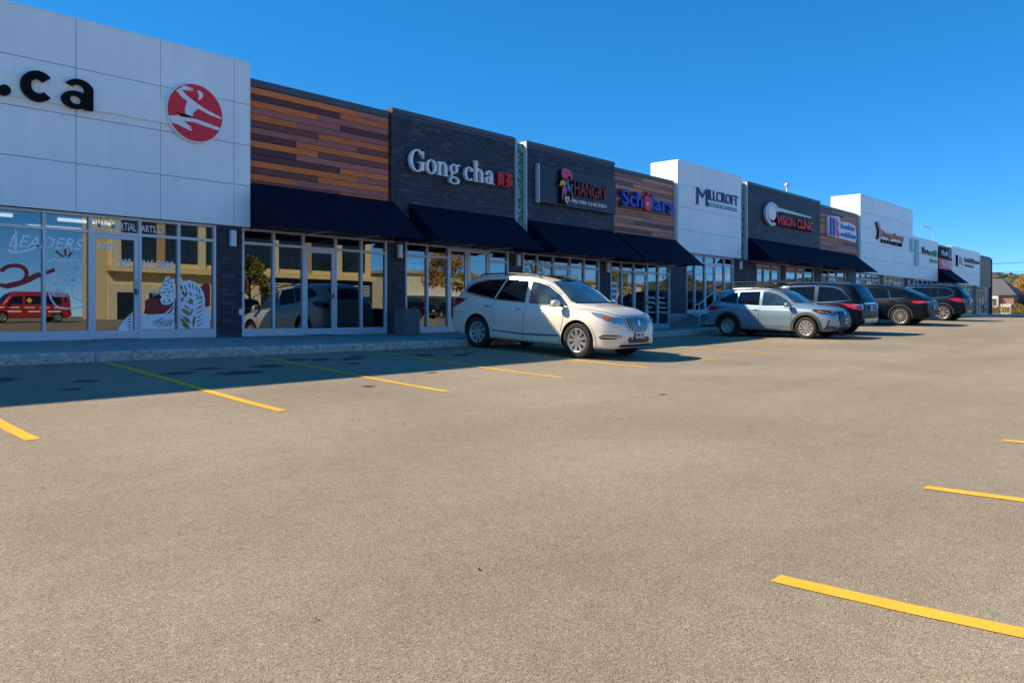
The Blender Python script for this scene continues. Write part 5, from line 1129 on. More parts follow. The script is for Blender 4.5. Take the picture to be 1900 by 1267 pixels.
for nm, pl, mt, yy in (('red_sun', T_REDL, 'vinyl_red', GY), ('red_sun', T_REDR, 'vinyl_red', GY), ('tiger_body', T_LEFT, 'vinyl_white', GY - .001), ('tiger_body', T_RIGHT, 'vinyl_white', GY - .001), ('tiger_head', T_HEAD, 'vinyl_white', GY - .002), ('tiger_tail', T_DOOR, 'vinyl_white', 17.284)):
    one('prism', pl, yy - .004, yy - .002).build(nm, M(mt), w0)
mb = MB()
for pl in T_SLASH: mb.prism(pl, GY - .009, GY - .008)
for pl in T_SLASHD: mb.prism(pl, 17.277, 17.278)
o = mb.build('tiger_stripes', M('letter_black'), w0); o['kind'] = 'stuff'
mb = MB()
for pl in T_GOLD: mb.prism(pl, GY - .0115, GY - .0105)
o = mb.build('gold_leaves', M('vinyl_gold'), w0); o['kind'] = 'stuff'
for k in range(6):
    a = R(150 + 12 * k); ribbon([(7.76, .98), (7.76 + .20 * math.cos(a), .98 + .16 * math.sin(a))], .008, GY - .003, 'vinyl_white', 'whisker', w0)
ribbon(smooth([(7.84, 1.21), (7.88, 1.235), (7.93, 1.22)]), .014, GY - .009, 'letter_black', 'tiger_eye', w0)

# --- serif letters on brick
def serif(ch):
    """pieces of one serif letter, cap height 1: (kind, args)"""
    arch = [('arc', .36, .40, .28, .27, .165, .07, -4, 150), ('r', .475, .64, 0, .42), ('r', .40, .72, 0, .045)]
    return {'G': (1.0, [('arc', .46, .5, .46, .525, .18, .06, 38, 338), ('r', .80, .865, .66, .98), ('r', .70, .87, .06, .45), ('r', .56, .98, .42, .47)]),
            'o': (.72, [('arc', .34, .33, .335, .35, .15, .055, 0, 360)]),
            'n': (.80, [('r', .08, .245, 0, .62), ('r', .0, .24, .595, .645), ('r', .0, .325, 0, .045)] + arch),
            'g': (.74, [('arc', .30, .44, .275, .23, .135, .05, 0, 360), ('arc', .60, .55, .13, .13, .07, .07, 40, 190), ('arc', .33, -.13, .34, .185, .12, .06, 0, 360), ('p', [(.10, .02), (.16, .24), (.25, .26), (.2, .05)])]),
            'c': (.66, [('arc', .32, .33, .32, .35, .155, .055, 48, 318), ('d', .50, .53, .085)]),
            'h': (.80, [('r', .08, .245, 0, 1.0), ('r', .0, .24, .985, 1.035), ('r', .0, .325, 0, .045)] + arch),
            'a': (.70, [('r', .40, .56, .05, .46), ('arc', .30, .44, .26, .245, .155, .07, -2, 158), ('d', .12, .50, .075), ('arc', .255, .19, .24, .195, .135, .055, 0, 360), ('r', .50, .68, 0, .05)])}[ch]
def serif_text(parent, string, x0, z0, em, y, mat, xs=1.0):
    x = x0
    for ch in string:
        if ch == ' ': x += .28 * em * xs; continue
        w, pcs = serif(ch); mb = MB()
        for i, q in enumerate(pcs):
            yy = y - .10 - i * .0006; k = q[0]
            if k == 'r': mb.box(x + q[1] * em * xs, x + q[2] * em * xs, yy, y, z0 + q[3] * em, z0 + q[4] * em)
            elif k == 'd': mb.disc(x + q[1] * em * xs, z0 + q[2] * em, q[3] * em * xs, q[3] * em, yy, y, 20)
            elif k == 'p': mb.prism([(x + a * em * xs, z0 + b * em) for a, b in q[1]], yy, y)
            else: mb.ring(x + q[1] * em * xs, z0 + q[2] * em, q[3] * em * xs, q[4] * em, q[5] * em * xs, q[6] * em, yy, y, q[7], q[8], 36)
        mb.build('letter', M(mat), parent); x += w * em * xs
    return x
s_ = sign('white serif letters with two red characters on dark brick', 16.5, 17.05, 4.5)
serif_text(s_, 'Gong cha', 14.56, 4.52, .60, 17.11, 'letter_white', 1.0)
text(s_, '貢', 18.13, 18.48, 4.56, 4.90, 17.12, .07, 'letter_red', .012)
text(s_, '茶', 18.51, 18.86, 4.56, 4.90, 17.12, .07, 'letter_red', .012)
mb = MB(); mb.box(14.6, 18.8, 17.12, 17.165, 4.62, 4.74); mb.build('raceway', M('sign_blue_black'), s_)

# --- rooster sign
s_ = sign('dark blue sign panel with a rooster head and dim red capitals', 22.3, 17.05, 4.3)
one('cbox', 20.12, 24.46, 17.02, 17.16, 4.21, 5.48, .01).build('panel', M('sign_blue_black'), s_)
one('box', 20.075, 20.118, 17.015, 17.16, 4.20, 5.49).build('panel_edge', M('aluminium'), s_)
def rel(pts, ox=21.0, oz=4.29): return [(ox + a, oz + b) for a, b in pts]
one('prism', rel([(.15, 0), (.45, -.02), (.70, .15), (.82, .45), (.80, .80), (.70, 1.0), (.62, 1.12), (.3, 1.1), (.12, .85), (.05, .7), (.15, .6), (.10, .35)]), 16.93, 17.018).build('rooster_head', M('letter_black'), s_)
one('prism', rel([(.20, .86), (.12, .98), (.14, 1.10), (.26, 1.18), (.42, 1.19), (.58, 1.14), (.70, 1.02), (.72, .86), (.66, .78), (.62, .92), (.5, .95), (.42, .84), (.3, .82)]), 16.90, 16.929).build('comb', M('comb_red'), s_)
one('prism', rel([(.04, .60), (.10, .72), (.22, .78), (.34, .74), (.38, .66), (.30, .60), (.14, .62), (.06, .54)]), 16.90, 16.929).build('beak', M('letter_yellow'), s_)
one('prism', rel([(.20, .56), (.34, .60), (.42, .48), (.40, .34), (.30, .26), (.22, .36), (.18, .46)]), 16.90, 16.929).build('wattle', M('comb_red'), s_)
one('prism', rel([(.34, .10), (.44, .0), (.54, .12), (.56, .22), (.50, .26), (.45, .21), (.39, .26), (.33, .2)]), 16.90, 16.929).build('heart', M('letter_white'), s_)
one('prism', rel([(.38, .12), (.44, .05), (.50, .13), (.51, .19), (.48, .21), (.45, .165), (.41, .21), (.38, .18)]), 16.893, 16.899).build('heart_core', M('comb_red'), s_)
one('prism', rel([(.40, .74), (.46, .84), (.54, .84), (.50, .70), (.62, .55), (.56, .40), (.48, .50), (.46, .62)]), 16.90, 16.929).build('eye_patch', M('letter_skyblue'), s_)
mb = MB()
for k in range(8): mb.disc(21.70 + .03 * math.sin(k), 4.46 + k * .07, .018, .018, 16.905, 16.925, 8)
for k in range(5): mb.disc(21.20, 4.42 + k * .07, .018, .018, 16.905, 16.925, 8)
o = mb.build('dots', M('letter_white'), s_); o['kind'] = 'stuff'
text(s_, 'HANGRY', 21.86, 23.78, 4.66, 5.12, 17.018, .10, 'dull_red', .01)
text(s_, 'PIRI PIRI CHICKEN', 21.75, 23.85, 4.38, 4.50, 17.018, .02, 'letter_white', .008)

# --- blue letters with an apple
s_ = sign('bulky blue letters with a red apple for the o on wood boards', 26.8, 17.05, 4.6)
text(s_, 'Sch', 24.95, 26.36, 4.66, 5.22, 17.22, .16, 'letter_blue', .022)
text(s_, 'lars', 26.95, 28.62, 4.66, 5.22, 17.22, .16, 'letter_blue', .022)
one('prism', [(26.66 + .27 * a, 4.86 + .34 * b) for a, b in [(0, .72), (.45, .85), (.9, .62), (1, .15), (.85, -.4), (.5, -.8), (.15, -.75), (0, -.82), (-.15, -.75), (-.5, -.8), (-.85, -.4), (-1, .15), (-.9, .62), (-.45, .85)]], 17.03, 17.20).build('apple', M('letter_red'), s_)
one('prism', [(26.64, 5.10), (26.70, 5.10), (26.78, 5.30), (26.70, 5.30)], 17.05, 17.2).build('apple_stem', M('letter_red'), s_)
one('prism', [(26.57, 4.84), (26.63, 4.92), (26.69, 4.84), (26.63, 4.76)], 17.022, 17.029).build('apple_star', M('letter_white'), s_)
one('box', 24.93, 28.66, 17.12, 17.23, 4.56, 4.63).build('raceway', M('wood2_D'), s_)

# --- thin navy capitals on white
s_ = sign('thin navy serif capitals over a teal strip on white panels', 32.4, 17.05, 5.2)
text(s_, 'M', 30.50, 31.42, 5.24, 5.97, 17.085, .05, 'letter_navy', -.012)
text(s_, 'ILLCROFT', 31.46, 34.25, 5.52, 5.97, 17.085, .05, 'letter_navy', -.008)
mb = MB()
for x_ in (30.50, 31.36): mb.box(x_ - .06, x_ + .12, 17.03, 17.08, 5.225, 5.245)
o = mb.build('serifs', M('letter_navy'), s_); o['kind'] = 'stuff'
one('box', 31.45, 34.15, 17.06, 17.085, 5.26, 5.40).build('strip', M('letter_teal'), s_)
mb = MB(); x_ = 31.6
while x_ < 34.0: w_ = random.uniform(.03, .09); mb.box(x_, x_ + w_, 17.052, 17.058, 5.30, 5.30 + random.uniform(.04, .07)); x_ += w_ + random.choice((.03, .03, .12))
o = mb.build('small_print', M('letter_white'), s_); o['kind'] = 'stuff'

# --- red capitals with a pale swoosh
s_ = sign('red outlined capitals with a pale round swoosh on dark brick', 40, 17.05, 5.0)
one('ring', 37.86, 5.50, .78, .58, .30, .16, 17.02, 17.14, 20, 300).build('swoosh', M('aluminium'), s_)
one('disc', 37.90, 5.55, .42, .36, 17.04, 17.14).build('lens', M('vinyl_white'), s_)
one('prism', [(38.5, 5.72), (42.7, 5.72), (42.75, 5.80), (38.5, 5.90)], 17.05, 17.14).build('bar', M('aluminium'), s_)
one('box', 38.25, 43.0, 17.08, 17.15, 5.0, 5.56).build('backing', M('letter_black'), s_)
text(s_, 'VISION CLINIC', 38.33, 42.92, 5.06, 5.50, 17.079, .09, 'letter_red', .006)
# --- bubble letters
s_ = sign('pink and blue bubble letters with white edging on wood boards', 47.5, 17.05, 5.0)
one('prism', [(45.35, 5.0), (47.1, 4.96), (49.6, 4.9), (49.8, 5.2), (49.5, 5.9), (48.4, 6.0), (47.2, 5.95), (46.9, 6.2), (45.3, 6.12)], 17.10, 17.22).build('backing', M('letter_white'), s_)
text(s_, 'B', 45.5, 46.25, 5.08, 6.02, 17.099, .05, 'letter_blue', .03); text(s_, 'R', 46.1, 46.95, 5.08, 6.02, 17.099, .062, 'letter_pink', .03)
text(s_, 'baskin', 47.2, 49.3, 5.56, 5.86, 17.099, .05, 'letter_skyblue', .012); text(s_, 'robbins', 47.2, 49.6, 5.10, 5.40, 17.099, .05, 'letter_skyblue', .012)
# --- orange script
s_ = sign('orange script with a leaping mark over small black capitals', 56, 17.05, 5.3)
text(s_, 'Orangetheory', 54.0, 58.65, 5.62, 6.0, 17.085, .09, 'letter_orange', .01)
one('prism', [(53.1, 6.42), (53.45, 6.5), (54.1, 5.95), (53.95, 5.7), (54.05, 5.5), (53.3, 5.35), (53.5, 5.6), (53.6, 5.95)], 17.0, 17.085).build('mark', M('letter_orange'), s_)
one('prism', [(52.98, 6.40), (53.1, 6.42), (53.6, 5.95), (53.5, 5.6), (53.3, 5.35), (53.15, 5.35), (53.35, 5.7), (53.4, 5.95)], 17.02, 17.085).build('mark_side', M('letter_black'), s_)
text(s_, 'FITNESS', 54.1, 58.4, 5.20, 5.42, 17.085, .08, 'letter_black', .01)
# --- the three small far signs
s_ = sign('dark red and green small lettering on the low white front', 65.2, 17.05, 5.0)
text(s_, 'lo', 63.2, 64.6, 5.05, 5.50, 17.085, .1, 'dull_red', .01); text(s_, 'café', 64.7, 67.0, 5.02, 5.42, 17.085, .1, 'letter_green', .01)
one('box', 65.2, 67.05, 17.0, 17.085, 4.5, 4.72).build('green_plate', M('letter_green'), s_)
s_ = sign('black sign with white script above a red one with white capitals', 69.5, 17.05, 4.4)
one('box', 67.6, 71.3, 17.08, 17.2, 4.95, 5.84).build('upper_panel', M('letter_black'), s_)
one('box', 67.6, 71.3, 17.07, 17.2, 4.15, 4.92).build('lower_panel', M('letter_red'), s_)
text(s_, 'Pur&', 68.2, 69.9, 5.2, 5.6, 17.079, .05, 'letter_white', .0, shear=.2); one('ring', 70.6, 5.42, .36, .36, .07, .07, 17.0, 17.079).build('round_mark', M('letter_white'), s_)
text(s_, 'NUVSO', 68.2, 71.1, 4.3, 4.78, 17.069, .05, 'letter_white', .02)
s_ = sign('square logo beside dark script on the far white front', 76, 17.05, 4.6)
one('box', 72.7, 74.6, 16.95, 17.085, 4.56, 5.45).build('logo_box', M('letter_white'), s_); one('box', 72.55, 72.695, 16.96, 17.085, 4.57, 5.44).build('logo_side', M('letter_black'), s_)
text(s_, 'R', 73.1, 74.2, 4.7, 5.3, 16.949, .02, 'letter_navy', .0)
text(s_, 'Invisiblesm', 75.0, 80.1, 5.05, 5.40, 17.085, .1, 'dull_red', .01); text(s_, 'dental care', 75.4, 78.4, 4.66, 4.88, 17.085, .05, 'letter_navy', .0)

# --- things in the windows
def neon(label, x0, x1, z0, z1, y, txt, a, b):
    o = tag(empty('open_sign', ((x0 + x1) / 2, y, z0)), label, 'window sign'); cx, cz = (x0 + x1) / 2, (z0 + z1) / 2; w = (x1 - x0) / 2; h = (z1 - z0) / 2
    one('ring', cx, cz, w, h, .02, .02, y - .02, y).build('neon_ring', M(b), o)
    text(o, txt, cx - w * .75, cx + w * .75, cz - h * .35, cz + h * .35, y, .02, a)
neon('pale neon open sign in an oval, in the window above the concrete bin', 14.70, 15.28, 1.72, 2.05, 17.36, 'OPEN', 'neon_blue', 'neon_blue')
neon('small red neon open sign behind the pearl white car', 22.98, 23.58, 1.88, 2.14, 17.36, 'OPEN', 'neon_red', 'neon_blue')
for st_, z_ in (('Reading', 1.18), ('Writing', .98), ('Math', .79), ('Science', .60)): text(w4, st_, 27.05, 27.05 + .075 * len(st_), z_, z_ + .09, GY, .003, 'vinyl_white', .012, False, 'lettering')
for st_, z_ in (('French', 1.18), ('Physics', .98), ('Calculus', .79), ('Chemistry', .60)): text(w4, st_, 27.88, 27.88 + .07 * len(st_), z_, z_ + .09, GY, .003, 'vinyl_white', .012, False, 'lettering')
o = tag(empty('poster', (24.75, 17.32, .9)), 'tall white and blue poster in the left pane under the blue letters', 'poster')
one('box', 24.52, 24.92, 17.285, 17.297, .95, 1.75).build('sheet', M('letter_white'), o)
for z_ in (1.55, 1.35, 1.15): one('box', 24.57, 24.87, 17.281, 17.284, z_, z_ + .1).build('print', M('sticker_blue'), o)
one('prism', [(24.98, .75), (25.14, .75), (25.16, 1.2), (25.06, 1.3), (24.97, 1.1)], 17.29, 17.297).build('red_figure', M('vinyl_red'), o)
for k, (a, b) in enumerate(((32.55, 33.25), (33.4, 34.05))):
    o = one('box', a, b, 17.34, 17.36, 2.15, 2.48).build('window_banner', M('neon_orange')); tag(o, ('left' if k == 0 else 'right') + ' half of the glowing orange red banner in the window beyond the steps', 'banner')
for k, (a, b) in enumerate(((36.64, 37.35), (37.41, 38.23), (38.29, 39.15), (39.99, 41.28), (41.34, 42.27))):
    one('box', a, b, 17.285, 17.298, FU + 2.225, FU + 2.48).build('red_film', M('vinyl_red'), w6)
    mb = MB(); x_ = a + .12
    while x_ < b - .15: mb.box(x_, x_ + .07, 17.279, 17.284, FU + 2.29, FU + 2.42); x_ += .11
    o = mb.build('film_print', M('vinyl_white'), w6); o['kind'] = 'stuff'
for k, (a, b, c_) in enumerate(((45.75, 46.9, 'letter_orange'), (47.05, 48.2, 'letter_yellow'), (50.2, 50.95, 'letter_yellow'), (51.15, 51.9, 'letter_orange'), (52.1, 52.95, 'letter_yellow'))):
    F_ = FU + .35; w_ = w7 if a < 49 else w8; cx_ = (a + b) / 2
    one('box', a, b, 17.285, 17.298, F_ + .1, FU + 2.1).build('food_poster', M('vinyl_gold' if k % 2 else 'vinyl_white'), w_)
    one('disc', cx_, F_ + 1.25, (b - a) * .36, .36, 17.278, 17.284, 20).build('food_print', M(c_), w_); one('disc', cx_, F_ + .75, (b - a) * .28, .16, 17.276, 17.283, 16).build('food_print', M('dull_red'), w_)

bpy.data.scenes.remove(SIDE)
for me_ in _gl.values(): bpy.data.meshes.remove(me_)
# ---------------------------------------------------------------- beyond the lot
plain('hedge_leaf', (.30, .25, .03), .7, .5, 3); plain('hedge_green', (.05, .085, .02), .7, .5, 3); plain('bark', (.07, .055, .042), .9, .3, 9, .5, 30)
plain('roof_shingle', (.10, .095, .11), .9, .25, 3); plain('house_wall', (.62, .58, .50), .85, .05); plain('house_brick', (.24, .16, .12), .9, .2, 12); plain('house_glass', (.03, .045, .06), .08, 0, spec=.8)
def leafmat(name, cols):
    m, n, l, p = new_mat(name); g = n.new('ShaderNodeNewGeometry'); l.new(ramp(n, l, g.outputs['Random Per Island'], [(i / (len(cols) - 1), c) for i, c in enumerate(cols)]), p.inputs['Base Color'])
    setp(p, rough=.65, spec=.25); p.inputs['Subsurface Weight'].default_value = 0
leafmat('leaf_gold', [(.10, .06, .008), (.30, .15, .012), (.46, .25, .02), (.22, .16, .02)]); leafmat('leaf_lime', [(.05, .06, .01), (.14, .15, .02), (.26, .22, .03), (.10, .12, .02)]); leafmat('leaf_green', [(.02, .04, .01), (.05, .085, .02), (.09, .12, .03)])
def leaves(mb, cx, cy, cz, rx, ry, rz, n_, s, rnd):
    for _ in range(n_):
        while True:
            p = Vector((rnd.uniform(-1, 1), rnd.uniform(-1, 1), rnd.uniform(-1, 1)))
            if p.length < 1: break
        p = p * (.55 + .45 * p.length); c = Vector((cx + p.x * rx, cy + p.y * ry, cz + p.z * rz))
        u = Vector((rnd.gauss(0, 1), rnd.gauss(0, 1), rnd.gauss(0, 1))).normalized(); w = u.orthogonal().normalized() * s * rnd.uniform(.5, 1); u = u * s * rnd.uniform(.6, 1.2)
        mb.add([c - u, c - w * .6, c + u, c + w * .6], [(0, 1, 2, 3)])
def tree(label, x, y, h, r, leaf, n_=2600, seed=1, s=.16, bare=False, group=None):
    rnd = random.Random(seed); z = gz(x, min(y, 14)); o = tag(empty('tree', (x, y, z)), label, 'tree', group)
    tk = MB(); tk.tube([(x, y, z - .1), (x + .05, y, z + h * .3), (x + .02, y + .05, z + h * .6), (x, y, z + h * .9)], [.16, .12, .08, .03], 9); cl = []
    for k in range(11):
        a = k * 2.4 + rnd.uniform(-.3, .3); z0 = z + h * (.32 + .05 * k); L = r * rnd.uniform(.6, 1.0) * (1 - .04 * k)
        e = Vector((x + L * math.cos(a), y + L * math.sin(a), z0 + h * .16)); m_ = (Vector((x, y, z0)) + e) / 2 + Vector((0, 0, h * .03))
        tk.tube([(x, y, z0), m_, e], [.055, .035, .012], 6); cl.append(e)
        if bare:
            for q in range(5):
                f_ = m_ + (e - m_) * rnd.random(); tk.tube([f_, f_ + Vector((rnd.uniform(-.6, .6), rnd.uniform(-.6, .6), rnd.uniform(.3, .9)))], [.02, .006], 5)
    tk.build('trunk', M('bark'), o)
    if n_:
        cr = MB(); cl.append(Vector((x, y, z + h * .88)))
        for e in cl: leaves(cr, e.x, e.y, e.z, r * rnd.uniform(.32, .5), r * rnd.uniform(.32, .5), h * rnd.uniform(.09, .14), n_ // len(cl), s, rnd)
        cr.build('crown', M(leaf), o)
    return o

# fence with its posts and pickets, hedge behind
fx = 141.0; fe = tag(empty('metal_fence', (fx, 30, .47)), 'black picket fence in front of the yellow hedge beyond the shops', 'fence')
y = 16.0
while y < 44:
    zg = gz(fx, 14); one('box', fx - .04, fx + .04, y - .04, y + .04, zg, zg + 1.55).build('post', M('dark_metal'), fe)
    for z_ in (.18, 1.32): one('box', fx - .018, fx + .018, y + .04, y + 2.36, zg + z_, zg + z_ + .045).build('rail', M('dark_metal'), fe)
    for k in range(1, 12): one('box', fx - .014, fx + .014, y + k * .2 - .014, y + k * .2 + .014, zg + .1, zg + 1.45).build('picket', M('dark_metal'), fe)
    y += 2.4
rnd = random.Random(3)
he = tag(empty('hedge', (144, 30, .47)), 'yellow autumn hedge behind the black fence', 'hedge')
mb = MB()
for k in range(46): leaves(mb, 144 + rnd.uniform(-.5, .8), 14 + k * .7, gz(144, 14) + rnd.uniform(.7, 1.5), .9, .8, rnd.uniform(.9, 1.3), 130, .11, rnd)
mb.build('foliage', M('leaf_gold'), he)
mb = MB()
for k in range(26): leaves(mb, 145.5, 14 + k * 1.25, gz(144, 14) + .9, .7, .9, 1.0, 60, .13, rnd)
mb.build('inner_foliage', M('leaf_green'), he)
for k in range(14): m_ = MB(); m_.tube([(144.2, 15 + 2.2 * k, gz(144, 14) - .1), (144.3, 15.1 + 2.2 * k, gz(144, 14) + 1.6)], [.04, .015], 6); m_.build('stem', M('bark'), he)
bu = tag(empty('shrub', (139.5, 23.2, .47)), 'dark green shrub at the right end of the black fence', 'shrub')
mb = MB()
for k in range(7): leaves(mb, 139.3 + rnd.uniform(-.5, .5), 20.4 + k * .55, gz(139, 14) + .8, .7, .8, .9, 160, .12, rnd)
mb.build('foliage', M('leaf_green'), bu)
for k in range(4): m_ = MB(); m_.tube([(139.4, 20.8 + k * .9, gz(139, 14) - .1), (139.4, 20.9 + k * .9, gz(139, 14) + .9)], [.04, .02], 6); m_.build('stem', M('bark'), bu)

def house(label, x, y0, y1, eave, ridge, depth=11, bay=None):
    o = tag(empty('house', (x, (y0 + y1) / 2, .47)), label, 'house', 'houses behind the hedge'); zg = .3
    one('box', x, x + depth, y0, y1, zg, zg + eave).build('wall', M('house_brick'), o)
    mb = MB(); ov = .5; a, b, c, d = x - ov, x + depth + ov, y0 - ov, y1 + ov; ze = zg + eave + .01; zr = zg + ridge; ym = (y0 + y1) / 2; xm = (a + b) / 2; q = min(3.5, (y1 - y0) * .3)
    mb.add([(a, c, ze), (b, c, ze), (b, d, ze), (a, d, ze), (xm, c + q, zr), (xm, d - q, zr)], [(0, 1, 4), (1, 2, 5, 4), (2, 3, 5), (3, 0, 4, 5), (3, 2, 1, 0)]); rf = mb.build('roof', M('roof_shingle'), o)
    one('box', xm - .4, xm + .4, ym + 1.2, ym + 2.0, zr - 1, zr + .7).build('chimney', M('house_brick'), rf)
    if bay:
        for (c, d, z0, z1) in bay:
            one('box', x - .9, x - .02, c, d, zg + z0 - .3, zg + z1 + .5).build('bay', M('house_wall'), o)
            w = one('box', x - .96, x - .905, c + .25, d - .25, zg + z0, zg + z1).build('window', M('house_wall'), o); k = 3
            for i in range(k):
                wd = (d - c - .5) / k; one('box', x - .975, x - .965, c + .25 + i * wd + .06, c + .25 + (i + 1) * wd - .06, zg + z0 + .08, zg + z1 - .08).build('pane', M('house_glass'), w)
    return o
house('grey roofed house with pale bay windows left of its neighbour', 176, 31.6, 45, 4.2, 7.6, bay=[(34.0, 37.0, 2.2, 3.6), (31.9, 33.6, .9, 2.0)])
house('brown house with a lower roof at the right edge', 180, 16.5, 30.3, 3.6, 6.3, bay=[(27.0, 29.6, 1.0, 2.4)])
tree('golden autumn tree behind the house at the right edge', 205, 33.5, 8.4, 3.6, 'leaf_gold', 2600, 5, .3)
# wooded ridge
m, n, l, p = new_mat('woods'); tc = n.new('ShaderNodeTexCoord'); v = n.new('ShaderNodeTexVoronoi'); v.inputs['Scale'].default_value = .09; l.new(tc.outputs['Object'], v.inputs['Vector']); sp = n.new('ShaderNodeSeparateColor'); l.new(v.outputs['Color'], sp.inputs[0])
l.new(ramp(n, l, sp.outputs[0], [(0, (.03, .055, .045)), (.4, (.06, .085, .06)), (.62, (.12, .11, .06)), (.8, (.20, .12, .06)), (1, (.09, .11, .09))]), p.inputs['Base Color']); setp(p, rough=.95, spec=.1)
rnd = random.Random(9); mb = MB(); vs = []; NA, NB = 420, 22
ph = [(rnd.uniform(.0005, .004), rnd.uniform(0, 6), rnd.uniform(2, 6)) for _ in range(6)]
for i in range(NA):
    yy = 900 - 2600 * i / (NA - 1)
    for k in range(NB):
        t = k / (NB - 1); base = 66 + sum(a_ * math.sin(yy * f_ * 6 + q_) for f_, q_, a_ in ph) * .5
        zz = base * math.sin(t * math.pi / 2) ** .8 + (rnd.uniform(-3.2, 3.2) if k else 0)
        vs.append((1150 + 260 * t + rnd.uniform(-5, 5), yy + rnd.uniform(-3, 3), zz))
mb.add(vs, [(i * NB + k, (i + 1) * NB + k, (i + 1) * NB + k + 1, i * NB + k + 1) for i in range(NA - 1) for k in range(NB - 1)])
o = mb.build('hill', M('woods')); o['kind'] = 'structure'
# overhead wires on their poles
for x, y in ((150, -4), (150, 62)):
    o = tag(empty('utility_pole', (x, y, .47)), 'wooden utility pole carrying the overhead wires' + (' right of the lot' if y < 0 else ' behind the shops'), 'utility pole')
    m_ = MB(); m_.tube([(x, y, .2), (x, y, 10.2)], [.15, .11], 10); m_.build('pole', M('bark'), o); one('box', x - .06, x + .06, y - 1.1, y + 1.1, 9.2, 9.34).build('cross_arm', M('bark'), o)
for k, (z0, r_) in enumerate(((9.55, .045), (8.1, .03), (7.75, .03))):
    pts = [(150 + k * .2, -60 + 3 * i, z0 - .55 * (1 - ((i % 22) - 11) ** 2 / 121) + .0) for i in range(48)]
    m_ = MB(); m_.tube(pts, r_, 5); o = m_.build('overhead_wire', M('dark_metal')); tag(o, ('highest', 'middle', 'lowest')[k] + ' of the three dark overhead wires at the right', 'wire', 'overhead wires')
# street lamp behind the far shops, vent pipe on the roof
o = tag(empty('street_lamp', (116.8, 30, .4)), 'tall slim street lamp with a short arm above the far shops', 'street lamp')
m_ = MB(); m_.tube([(116.8, 30, .3), (116.9, 30, 9.6), (116.5, 30.2, 11.6), (116, 30.5, 12.3)], [.09, .07, .05, .04], 8); m_.build('pole', M('galvanised'), o)
m_ = MB(); m_.tube([(116, 30.5, 12.3), (115.2, 31.2, 12.45)], [.10, .08], 8); m_.build('lamp_head', M('galvanised'), o)
o = tag(empty('roof_vent', (46.5, 20, ROOFZ)), 'thin vent pipe with a small cap on the roof above the red capitals', 'vent pipe')
m_ = MB(); m_.tube([(46.5, 20, ROOFZ - .02), (46.5, 20, 8.3)], .07, 8); m_.build('pipe', M('galvanised'), o); m_ = MB(); m_.tube([(46.5, 20, 8.18), (46.5, 20, 8.24), (46.5, 20, 8.4)], [.05, .17, .12], 8); m_.build('cap', M('galvanised'), o)

# ---------------------------------------------------------------- across the lot, behind the camera: seen mirrored in the shop glass
plain('tan_stone', (.42, .31, .17), .85, .1, 2); plain('dark_front', (.02, .022, .026), .4, .1); plain('office_glass', (.012, .02, .026), .05, 0, spec=.8)
ob = tag(empty('office_building', (44, -46, .2)), 'beige office block with tall dark windows mirrored in the shop glass', 'building')
by = -44.0; zg = .15
one('box', 30.2, 61, by - 6, by, zg, zg + 11.5).build('wall', M('beige_stucco'), ob)
one('box', 29.9, 61.5, by - 6.5, by + .7, zg + 11.5, zg + 12.1).build('cornice', M('tan_stone'), ob)
one('box', 30.1, 61.1, by, by + .9, zg + 4.55, zg + 5.1).build('canopy', M('beige_stucco'), ob)
for k in range(7):
    x = 31.6 + k * 4.2
    w = one('box', x, x + 3.3, by, by + .06, zg + 5.6, zg + 10.3).build('window', M('dark_front'), ob)
    for i in range(3):
        for j in range(3): one('box', x + .08 + i * 1.07, x + 1.03 + i * 1.07, by + .065, by + .09, zg + 5.7 + j * 1.53, zg + 7.1 + j * 1.53).build('pane', M('office_glass'), w)
    one('box', x - 1.0, x - .3, by, by + .4, zg + 5.1, zg + 11.45).build('pier', M('tan_stone' if k % 2 else 'cream_wall'), ob)
one('box', 30.3, 46, by, by + .25, zg, zg + 3.4).build('lower_wall', M('cream_wall'), ob)
w = one('box', 46, 61, by, by + .3, zg, zg + 4.5).build('shopfront', M('dark_front'), ob)
for k in range(5): one('box', 46.4, 60.6, by + .305, by + .36, zg + 2.75 + k * .28, zg + 2.85 + k * .28).build('louvre', M('letter_white'), w)
for a, b, c_ in ((41.5, 44.5, 'letter_orange'), (48.2, 49.6, 'letter_yellow'), (51, 54, 'cream_wall'), (55.2, 58.4, 'letter_teal')): one('box', a, b, by + .37, by + .44, zg + 2.9, zg + 3.8).build('sign_plate', M(c_), ob)
for a in (31, 34, 37, 41): one('box', a, a + 2.2, by + .26, by + .3, zg, zg + 2.6).build('glass_door', M('office_glass'), ob)
lb = tag(empty('low_building', (92, -52, .2)), 'low cream commercial building mirrored in the shop glass farther right', 'building')
one('box', 70, 130, -72, -50, .1, 6.4).build('wall', M('cream_wall'), lb); one('box', 69.6, 130.4, -72.4, -49.6, 6.4, 6.8).build('coping', M('tan_stone'), lb); one('box', 69.8, 130.2, -50, -48.6, 3.3, 3.7).build('canopy', M('letter_white'), lb)
for k in range(14): w = one('box', 71.5 + k * 4.1, 74.6 + k * 4.1, -50, -49.93, .3, 3.0).build('window', M('office_glass'), lb)
lb2 = tag(empty('low_building', (-20, -60, .2)), 'long low pale store far behind the lot, mirrored in the left panes', 'building')
one('box', -60, 22, -90, -72, .1, 5.0).build('wall', M('cream_wall'), lb2); one('box', -60.3, 22.3, -72, -71.2, 4.1, 5.3).build('fascia', M('letter_white'), lb2)
for k in range(12): one('box', -58 + k * 6.5, -53.5 + k * 6.5, -72, -71.9, .3, 3.2).build('window', M('office_glass'), lb2)
